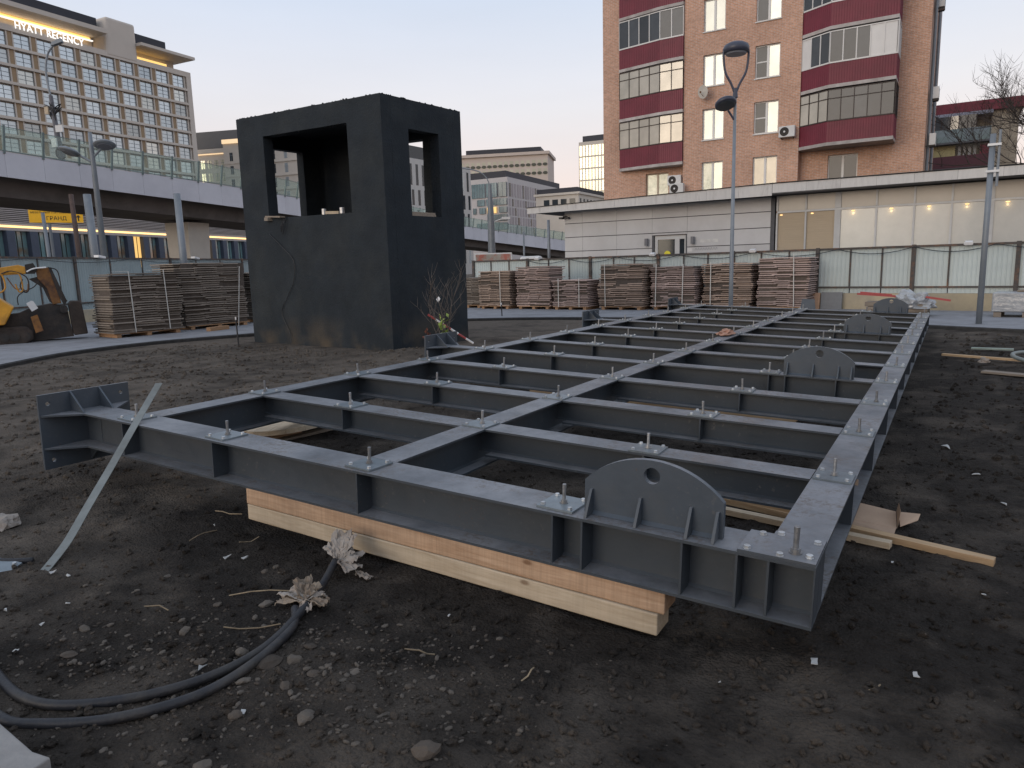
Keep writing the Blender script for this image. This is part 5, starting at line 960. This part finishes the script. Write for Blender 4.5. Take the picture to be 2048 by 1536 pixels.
b = B(); b.box(-2.0, 2.5, 0, .08, 7.1, 8.3); b.obj('panel', SYEL, SG); b = B(); b.box(-2.0, 2.5, 0, .08, 8.305, 8.9); b.obj('upper_panel', M('sign_pale', (.75, .70, .6), .5), SG)
for txt, sz, x, z in (('МЕБЕЛЬНЫЙ ТОРГОВЫЙ КОМПЛЕКС', .25, -1.85, 7.98), ('ГРАНД', .50, -.6, 7.35)): put('lettering', text_mesh(txt, sz, SBLK, .005), None, SG, (x, -.012, z), (R(90), 0, 0))
b = B(); b.prism([(1.9, -.012, 7.6), (2.1, -.012, 7.85), (2.3, -.012, 7.6), (2.15, -.012, 7.6), (2.15, -.012, 7.25), (2.05, -.012, 7.25), (2.05, -.012, 7.6)], (0, .01, 0)); b.obj('arrow', SBLK, SG)
for x in (-.4,): b = B(); b.cyl((x, .2, 0), (x, .2, 9.3), .14); b.obj('post', POLE, SG)
# ------------------------------------------------------------------ hotel
HCR = M('hotel_stone', (.56, .505, .445), .75, .06, .3, .03, 6, rnd=.04); HBR = M('hotel_brown', (.30, .21, .125), .7, .12, .6, rnd=.10); HGL = M('hotel_glass', (.52, .58, .62), .15, .12, .25, metal=.6, spec=.8, rnd=.10); HFR = M('hotel_frame', (.17, .195, .215), .6); HDK = M('hotel_attic', (.022, .024, .035), .6, .12, .4); HGO = M('hotel_glow', (.9, .6, .2), .5, emit=(1.0, .63, .20), es=1.1); HLED = M('sign_led', (1, 1, 1), .5, emit=(1.0, .97, .92), es=1.0)
HO = T('hotel', 'large cream hotel with brown piers, lit roof recess and sign', 'building', (-153.65, 107.45, 0), R(94.8)); US = -62
b = B(); b.box(US, 1.45, .6, 22, 0, 47.8); b.obj('core', HCR, HO)
PITCH = 4.27; FL = 3.165; ztop = 47.35
b = B(); b.box(US, 1.45, -.02, .59, 46.9, 48.0); b.obj('cornice', HCR, HO); b = B(); b.box(.2, 1.44, -.01, .59, 0, 46.89); b.obj('corner_pier', HCR, HO)
b = B(); b.box(0, 2.95, 0, .1, 0, 2.40); WGm = b.mesh('window'); b = B()
for x in (0, 1.44, 2.88): b.box(x, x + .07, -.06, -.001, 0, 2.40)
for z in (.0, .78, 1.56, 2.33): b.box(0, 2.95, -.05, -.002, z, z + .07)
WFm = b.mesh('window_bars'); b = B(); b.box(0, .82, 0, .34, 0, 2.6); PRm = b.mesh('pier'); b = B(); b.box(0, .23, 0, .4, 0, 2.6); JBm = b.mesh('window_jamb')
hr = random.Random(8); WGV = []
for q_, c_ in enumerate(((.52, .58, .62), (.46, .52, .56), (.56, .58, .56), (.40, .43, .44))):
    w_ = WGm.copy(); w_.materials.append(M('hotel_glass_%d' % q_, c_, .15, .12, .25, metal=.6, spec=.8, rnd=.14)); WGV.append(w_)
WGm.materials.append(HGL); WFm.materials.append(HFR); PRm.materials.append(HBR); JBm.materials.append(HCR)
for r in range(12):
    zt = 46.9 - r * FL
    b = B(); b.box(US, .19, -.12, .59, zt - FL, zt - FL + .30).box(US, .19, .05, .59, zt - FL + .301, zt - FL + .55); b.obj('floor_band', HCR, HO)
    if zt - FL < 12: break
    for c in range(14):
        u = -3.35 - c * PITCH
        w = put('window', WGV[hr.choice((0, 0, 0, 1, 1, 2, 3))], None, HO, (u, .45, zt - FL + .56)); put('window_bars', WFm, None, w)
        put('pier', PRm, None, HO, (u - 1.08, .2, zt - FL + .552))
        if r < 10: put('window_jamb', JBm, None, HO, (u - .24, .14, zt - FL + .552)); put('window_jamb', JBm, None, HO, (u + 2.96, .14, zt - FL + .552))
b = B(); b.box(US, -19.4, 4.0, 20, 47.8, 51.2).box(-11.9, .3, 4.0, 20, 47.8, 51.2); b.obj('top_storey', HGO if False else HCR, HO)
b = B(); b.box(US, -19.5, -1.6, 20, 50.9, 51.75).box(-11.95, 1.75, -1.6, 20, 50.6, 51.2); RFh = b.obj('roof_canopy', HCR, HO)
b = B(); b.box(US, -20.2, 3.2, 3.9, 50.25, 50.7).box(-11.4, -2.2, 3.2, 3.9, 49.0, 49.5); b.obj('light_trough', HGO, RFh)
b = B(); b.box(US, -20, 2.6, 3.1, 49.95, 50.15); b.obj('light_trough', HLED, RFh)
b = B(); b.hexa([(-19.4, -.1, 47.0), (-11.95, -.1, 47.0), (-11.95, 6, 47.0), (-19.4, 6, 47.0)], [(-18.6, -.1, 54.9), (-11.95, -.1, 54.9), (-11.95, 6, 54.9), (-18.6, 6, 54.9)]); b.obj('stair_tower', HCR, HO, bevel=.5)
b = B(); b.box(US, -19.6, 1.5, 18, 51.76, 54.4).box(-11.9, -3.4, 1.5, 18, 51.21, 53.7); b.obj('attic', HDK, HO)
tm = text_mesh('HYATT REGENCY', 1.85, HLED, .06, 1.05); wtx = max(v.co.x for v in tm.vertices); put('lettering', tm, None, HO, (-37.3, -.3, 47.55), (R(90), 0, 0), scale=(13.2 / wtx, 1, 1))
# ------------------------------------------------------------------ other buildings
WYE = M('window_sunset', (.66, .65, .52), .15, .10, .3, metal=.55, rnd=.12); ST1 = M('stone_pale', (.58, .53, .465), .8, .06, .4, rnd=.03); DKR = M('mansard', (.10, .09, .08), .8, .1, .6); BANDL = M('cornice_glow', (.8, .6, .4), .5, emit=(1, .72, .42), es=.8)  # yellow tint of the panes paints in a sunset reflection
def building(name, label, loc, rz): return T(name, label, 'building', loc, rz)
def win(par, x, z, w, h, m, y=-.02, bars=True, frame=HFR):
    b = B(); b.box(x, x + w, y, y + .03, z, z + h); o = b.obj('window', m, par)
    if bars: b = B(); b.box(x + w / 2 - .05, x + w / 2 + .05, y - .04, y - .002, z, z + h).box(x, x + w, y - .04, y - .002, z + h * .62, z + h * .62 + .1); b.obj('window_bar', frame, o)
    return o
# pale residential house between hotel and tower
A_ = building('residential_house', 'pale house with a dark mansard roof and sunset-tinted windows beside the hotel', (-172.5, 122.7, 0), math.atan2(125.33 - 122.69, -164.43 + 172.46))
b = B(); b.box(-8, 8.4, 0, 14, 0, 34.4); b.obj('wall', ST1, A_); b = B(); b.hexa([(-8, .2, 34.5), (14, .2, 34.5), (14, 14, 34.5), (-8, 14, 34.5)], [(-8, 3.5, 39.5), (14, 3.5, 39.5), (14, 12, 39.5), (-8, 12, 39.5)]); b.obj('mansard_roof', DKR, A_)
b = B(); b.box(-8, 8.38, -.4, -.002, 33.2, 34.2); b.obj('cornice', ST1, A_); b = B(); b.box(-8, 8.35, -.3, -.05, 32.9, 33.15); b.obj('cornice_light', BANDL, A_)
b = B(); b.box(8.45, 13.2, -1.5, 12, 0, 35.9); b.obj('bay_wall', ST1, A_); b = B(); b.box(8.42, 14, -1.9, -1.52, 35.1, 36.1); b.obj('bay_cornice', BANDL, A_)
for r in range(6):
    z = 29.4 - r * 3.35
    for c in range(7): win(A_, -5.6 + c * 2.02, z, 1.15, 2.1, WYE if c > 2 or r > 2 else HGL)
    win(A_, 10.2, z + 1.3, .9, 2.1, DKGL, -1.53)
    b = B(); b.box(8.44, 13.25, -1.62, -1.5, z + .6, z + .9); b.obj('string_course', ST1, A_)
a2 = math.atan2(128.6 - 126.4, -142.93 + 158)
A2 = building('residential_wing', 'pale corner wing seen through the left opening of the tower', (-158.5, 126.6, 0), a2)
b = B(); b.box(0, 16.2, 0, 12, 0, 35.8); b.obj('wall', ST1, A2)
for r in range(7):
    z = 30.3 - r * 3.45
    for x in (4.3, 8.3, 12.2): win(A2, x, z, 1.05, 2.3, DKGL if x < 12 else HGL)
    b = B(); b.box(-.1, 16.3, -.25, -.002, z - .75, z - .45); b.obj('string_course', ST1, A2)
a2b = building('residential_wing', 'pale receding wing beyond the corner seen through the left opening of the tower', (-142.3, 129.0, 0), R(62)); b = B(); b.box(0, 12, 0, 6, 0, 35.8); b.obj('wall', ST1, a2b)
for r in range(7): win(a2b, 1.2, 30.3 - r * 3.45, 1.6, 2.3, HGL)
# white striped office seen through the right opening and right of the tower
OFW = M('office_white', (.55, .53, .50), .7, .05, .4, rnd=.03)
ab = math.atan2(150.09 - 121.61, -104.28 + 104.37); O1 = building('striped_office', 'white office with narrow vertical windows glimpsed right of the tower', (-104.4, 116, 0), ab)
b = B(); b.box(-4, 34, 0, 14, 0, 26.1); b.obj('wall', OFW, O1); b = B(); b.box(-4, 20, 2, 12, 26.11, 29.3); b.obj('attic', DKGL, O1)
for r in range(5):
    for c in range(17): win(O1, -3 + c * 2.2 + (.5 if r % 2 else 0), 20.3 - r * 4.4, .85, 4.6 if r == 0 else 3.4, DKGL if (c + r) % 5 else HGL, bars=False)
# far block with oval windows
FB = building('far_block', 'far beige block with a dark roof box above the white office', (-263.7, 370.2, 0), math.atan2(398 - 378, 52)); PINKB = M('far_stone', (.50, .43, .38), .8, .05, .2, rnd=.03)
FW = 55.2; b = B(); b.box(-12, FW, 0, 30, 0, 67.5); b.obj('wall', PINKB, FB); b = B(); b.box(-13, FW + 1.2, -1.5, 31, 67.51, 69.2); b.obj('cornice', PINKB, FB); b = B(); b.box(4, 50.5, 4, 26, 69.21, 72.6); b.obj('attic', HDK, FB)
OVA = M('oval_window', (.05, .055, .04), .4); OVS = M('oval_pale', (.48, .46, .36), .6)
for r in range(7):
    for c in range(16):
        x = 1.2 + c * 3.42; z = 60.3 - r * 5.0 - (6.6 if r > 1 else 0)
        b = B(); b.box(x, x + 2.1, -.05, -.005, z + .3, z + 4.2); b.obj('window', OVS, FB)
        if r < 2: b = B(); b.cyl((x + 1.05, -.3, z + 1.5), (x + 1.05, -.06, z + 1.5), 1.45, n=12); b.v = [(vx, vy, z + 1.5 + (vz - z - 1.5) * .62) for vx, vy, vz in b.v]; b.obj('oval_window', OVA, FB)
        elif c % 3 == 0: b = B(); b.box(x, x + 2.1, -.09, -.051, z + .3, z + .8); b.obj('window_sill', OVA, FB)
# white corner office with dark attic
OF = building('corner_office', 'white corner office with glass end and dark attic behind the viaduct', (-144.2, 232.5, 0), 0.0); OFP = M('office_pinkwhite', (.52, .49, .48), .7, .05, .5, rnd=.03); TEAL = M('office_glass', (.06, .12, .14), .06, .3, .2, spec=.6, ior=1.5, rnd=.4, col2=(.12, .20, .22)); GPAN = M('office_panel', (.33, .29, .30), .5, .1, .5, rnd=.15)
La = math.hypot(15.8, .3); aL = math.atan2(.3, 15.8); Lb = math.hypot(-6.84, 63.6); aR = math.atan2(63.6, -6.84)
OL = B(); OL.hexa([(-18, -.3, 0), (0, 0, 0), (-6.9, 64, 0), (-26, 64, 0)], [(-18, -.3, 34.7), (0, 0, 34.7), (-6.9, 64, 34.7), (-26, 64, 34.7)]); OL.obj('wall', OFP, OF)
b = B(); b.hexa([(-20, 3.5, 34.72), (-3.6, 4.5, 34.72), (-9.5, 60, 34.72), (-25, 60, 34.72)], [(-20, 3.5, 37.7), (-3.6, 4.5, 37.7), (-9.5, 60, 37.7), (-25, 60, 37.7)]); b.obj('attic', HDK, OF)
for za, zb, xs in ((27.7, 32.9, ((-15.9, -9.9), (-9.3, -4.5), (-3.8, -.3))), (24.7, 27.0, ((-13.5, -10.2), (-9.3, -7.0), (-6.2, -.3))), (21.8, 24.0, ((-15.5, -14.2), (-12.6, -10), (-9.2, -4.8), (-3.6, -.3))), (18.9, 21.2, ((-9, -.3),)), (15.5, 18.2, ((-14, -.3),))):
    for xa, xb in xs:
        b = B(); b.box(xa, xb, -.55 + xa * 0, -.36, za, zb); w = b.obj('window', WARMW if (xa == -9.2) else (TEAL if za > 0 else DKGL), OF); b = B(); n_ = max(1, int((xb - xa) / 1.2))
        for i in range(n_ + 1): x = xa + (xb - xa) * i / n_; b.box(x - .06, x + .06, -.62, -.555, za, zb)
        b.obj('window_bar', HFR, w)
dR = Vector((-6.84, 63.6, 0)).normalized()
for r, (za, zb) in enumerate(((27.7, 32.6), (24.2, 26.9), (20.8, 23.6), (17.4, 20.2), (14, 16.8))):
    for i in range(26):
        p = dR * (1.2 + i * 2.45); w = 1.25 if (i + r) % 3 else 1.6; b = B(); b.box(0, w, -.12, -.03, za, zb); b.obj('window', GPAN if (i * 7 + r * 3) % 5 else DKGL, OF, tuple(p), (0, 0, math.atan2(dR.y, dR.x)))
# sunset-tinted glass tower and small block at the edge of the brick building
GT = building('glass_tower', 'slim glazed tower with sunset-tinted panes beside the brick block', (-91.26, 184.83, 0), math.atan2(.69, 6.9)); b = B(); b.box(0, 18, 0, 18, 0, 35.2); b.obj('wall', ST1, GT); b = B(); b.box(.8, 17, 1, 17, 35.21, 36.9); b.obj('attic', HDK, GT)
for r in range(8):
    for c in range(12): b = B(); b.box(.25 + c * .93, .92 + c * .93, -.05, -.004, 31.4 - r * 3.2, 34.2 - r * 3.2); b.obj('window', WYE, GT)
SB = building('small_block', 'small pale block with a dark roof in front of the glazed tower', (-81.4, 164.2, 0), R(93)); b = B(); b.hexa([(0, 0, 0), (22, 0, 0), (22, 12, 0), (0, 12, 0)], [(0, 0, 19.2), (22, 0, 19.2), (22, 12, 19.2), (0, 12, 19.2)]); b.obj('wall', ST1, SB); b = B(); b.box(-.4, 22, -.4, 12.4, 19.21, 19.75); b.obj('cornice', ST1, SB); b = B(); b.box(.6, 22, .6, 12, 19.76, 21.0); b.obj('roof', HDK, SB)
for c in range(7): win(SB, .8 + c * 2.3, 15.6, 1.0, 2.6, DKGL, bars=False)
for c in range(4): b = B(); b.box(-.03, -.005, .9 + c * 2.4, 2.5 + c * 2.4, 15.4, 18.2); b.obj('window', DKGL, SB)
# ------------------------------------------------------------------ lamps and poles behind the fences
TL = T('twin_lamp_post', 'grey street lamp with two flat heads behind the left fence', 'lamp post', (-29.95, 14.1, 0), R(31)); b = B(); b.tube([(0, 0, 0), (0, 0, 7.0), (0, 0, 7.55)], [.15, .09, .07], 12); b.obj('pole', POLE, TL, smooth=True)
for sx, z0, z1, dx in ((-1, 6.35, 6.72, -.75), (1, 6.55, 6.95, .52)):
    b = B(); b.tube([(0, 0, z0), (dx * .5, 0, (z0 + z1) / 2 + .03), (dx * .85, 0, z1)], .05, 8); b.obj('arm', POLE, TL)
    b = B(); b.lathe([(.3, -.05), (.42, 0), (.42, .04), (.3, .12), (.1, .16)], n=20); h = b.obj('lamp_head', POLE, TL, (dx * 1.15, -.1, z1 + .06), (R(-16), R(14 if sx < 0 else -8), 0), smooth=True); b = B(); b.lathe([(.26, -.07), (.28, -.051)], n=18); b.obj('diffuser', DIFF, h)
def pole(label, x, y, h_, r, m=POLE, lean=(0, 0)):
    b = B(); b.tube([(0, 0, 0), (lean[0], lean[1], h_)], [r, r * .85], 10); return tag(b.obj('utility_pole', m, None, (x, y, 0), smooth=True), label, 'pole')
pole('thin pale pole standing before the yellow sign', -35.1, 14.5, 4.7, .09, POLE, (-.15, 0)); pole('dark rusty pole right of the yellow sign', -35.0, 15.8, 5.6, .12, M('pole_rust', (.09, .06, .05), .8, .3, 6), (-.15, 0)); pole('thick grey pole just right of the rusty one', -34.6, 16.3, 5.6, .2, POLE, (-.1, 0)); pole('grey pole before the beige viaduct pier', -28.05, 16.45, 5.15, .16, POLE); pole('short white pole near the left edge behind the fence', -36.4, 11.8, 4.2, .14, WHTP)
pole('thin dark pole right of the tower behind the fence', -30.4, 49.6, 4.5, .09); pole('pale pole near the pavilion corner behind the fence', -23.8, 41.8, 4.8, .12)
CP = T('street_mast', 'grey street mast with thin arm just right of the tower', 'mast', (-32.7, 48.2, 0), R(31)); b = B(); b.tube([(0, 0, 0), (0, 0, 6.2), (0, 0, 8.4)], [.34, .27, .12], 12); b.obj('pole', POLE, CP); b = B(); b.tube(smoothline([(0, 0, 8.3), (-.3, 0, 9.0), (-1.0, 0, 9.5), (-2.2, 0, 9.75)]), .05, 6); b.obj('arm', POLE, CP); b = B(); b.box(.9, 1.6, -.15, .15, 5.55, 5.75).tube([(0, 0, 5.3), (.9, 0, 5.6)], .05, 6); b.obj('camera_arm', LBOX, CP)
MS = T('lamp_mast', 'mast with cable boxes and a curved lamp arm on the viaduct', 'lamp mast', (-53.85, 25.3, 7.8), R(31)); b = B(); b.tube([(.25, 0, 0), (0, 0, 3.2), (-.15, 0, 6.5)], [.24, .2, .13], 10); b.obj('pole', M('mast_dark', (.12, .12, .135), .7), MS); b = B(); b.tube(smoothline([(-.15, 0, 6.4), (-.28, 0, 8.0), (.0, 0, 9.2), (.5, 0, 9.8)]), .07, 8); b.obj('arm', POLE, MS, smooth=True); b = B(); b.hexa([(.4, -.15, 9.72), (1.15, -.15, 9.95), (1.15, .15, 9.95), (.4, .15, 9.72)], [(.4, -.12, 9.95), (1.05, -.12, 10.2), (1.05, .12, 10.2), (.4, .12, 9.95)]); b.obj('lamp_head', POLE, MS)
for x, z, w, h_, m in ((.1, 4.0, .5, .45, LBOX), (-.3, 3.0, .35, .6, LBOX), (-.5, 5.2, .25, .5, M('box_tan', (.45, .36, .25), .6))): b = B(); b.box(x, x + w, -.35, -.2, z, z + h_); b.obj('cable_box', m, MS)
b = B(); rc = random.Random(5)
for i in range(16): a = rc.uniform(0, 6.28); b.tube(smoothline([(-.1, 0, 5.6), (-.1 + .6 * math.cos(a), .3 * math.sin(a), 5.7 + rc.uniform(-.2, .3)), (-.2 + .3 * math.cos(a + 1), .2 * math.sin(a), 5.2), (0, 0, 4.6)], 3), .03, 4)
b.obj('cable_tangle', WIRE, MS)
b = B(); b.tube([(0, -.25, 3.0 + .1 * math.sin(0))] + [(.25 + .35 * math.cos(a), -.28, 2.6 + .4 * math.sin(a)) for a in [R(20 * i) for i in range(17)]], .05, 6); b.obj('cable_coil', WIRE, MS)
BT = T('box_truck', 'box truck roof with colourful poster rising above the fence', 'truck', (-24.3, 35.4, 0), R(31)); b = B(); b.box(-1.2, 1.15, 0, 5, .9, 2.55); b.obj('box_body', LBOX, BT); b = B(); b.box(-1.12, 1.07, -.02, -.004, 1.2, 2.47); b.obj('poster', M('poster_print', (.36, .33, .28), .6, .3, 1.2, col2=(.42, .14, .10), mix=(.5, .56)), BT); b = B(); b.box(-1.1, 1.1, .3, 4.8, .45, .89).cyl((-1.15, 1, .45), (1.15, 1, .45), .45).cyl((-1.15, 4, .45), (1.15, 4, .45), .45); b.obj('chassis', BLK, BT)
CR = T('parked_car', 'white car roof showing just above the fence right of the truck', 'car', (-22.4, 36.5, 0), R(25)); b = B(); b.hexa([(-1.0, 0, .5), (1.3, 0, .5), (1.3, 1.7, .5), (-1.0, 1.7, .5)], [(-1.0, 0, 1.4), (1.3, 0, 1.4), (1.3, 1.7, 1.4), (-1.0, 1.7, 1.4)]); b.obj('body', LBOX, CR, bevel=.08); b = B(); b.hexa([(-.9, .1, 1.401), (1.2, .1, 1.401), (1.2, 1.6, 1.401), (-.9, 1.6, 1.401)], [(-.5, .25, 2.28), (.7, .25, 2.30), (.7, 1.45, 2.30), (-.5, 1.45, 2.28)]); b.obj('cabin', LBOX, CR, bevel=.08)
for x in (-.7, .9): b = B(); b.cyl((x, -.05, .33), (x, 1.75, .33), .33); b.obj('wheel', BLK, CR)
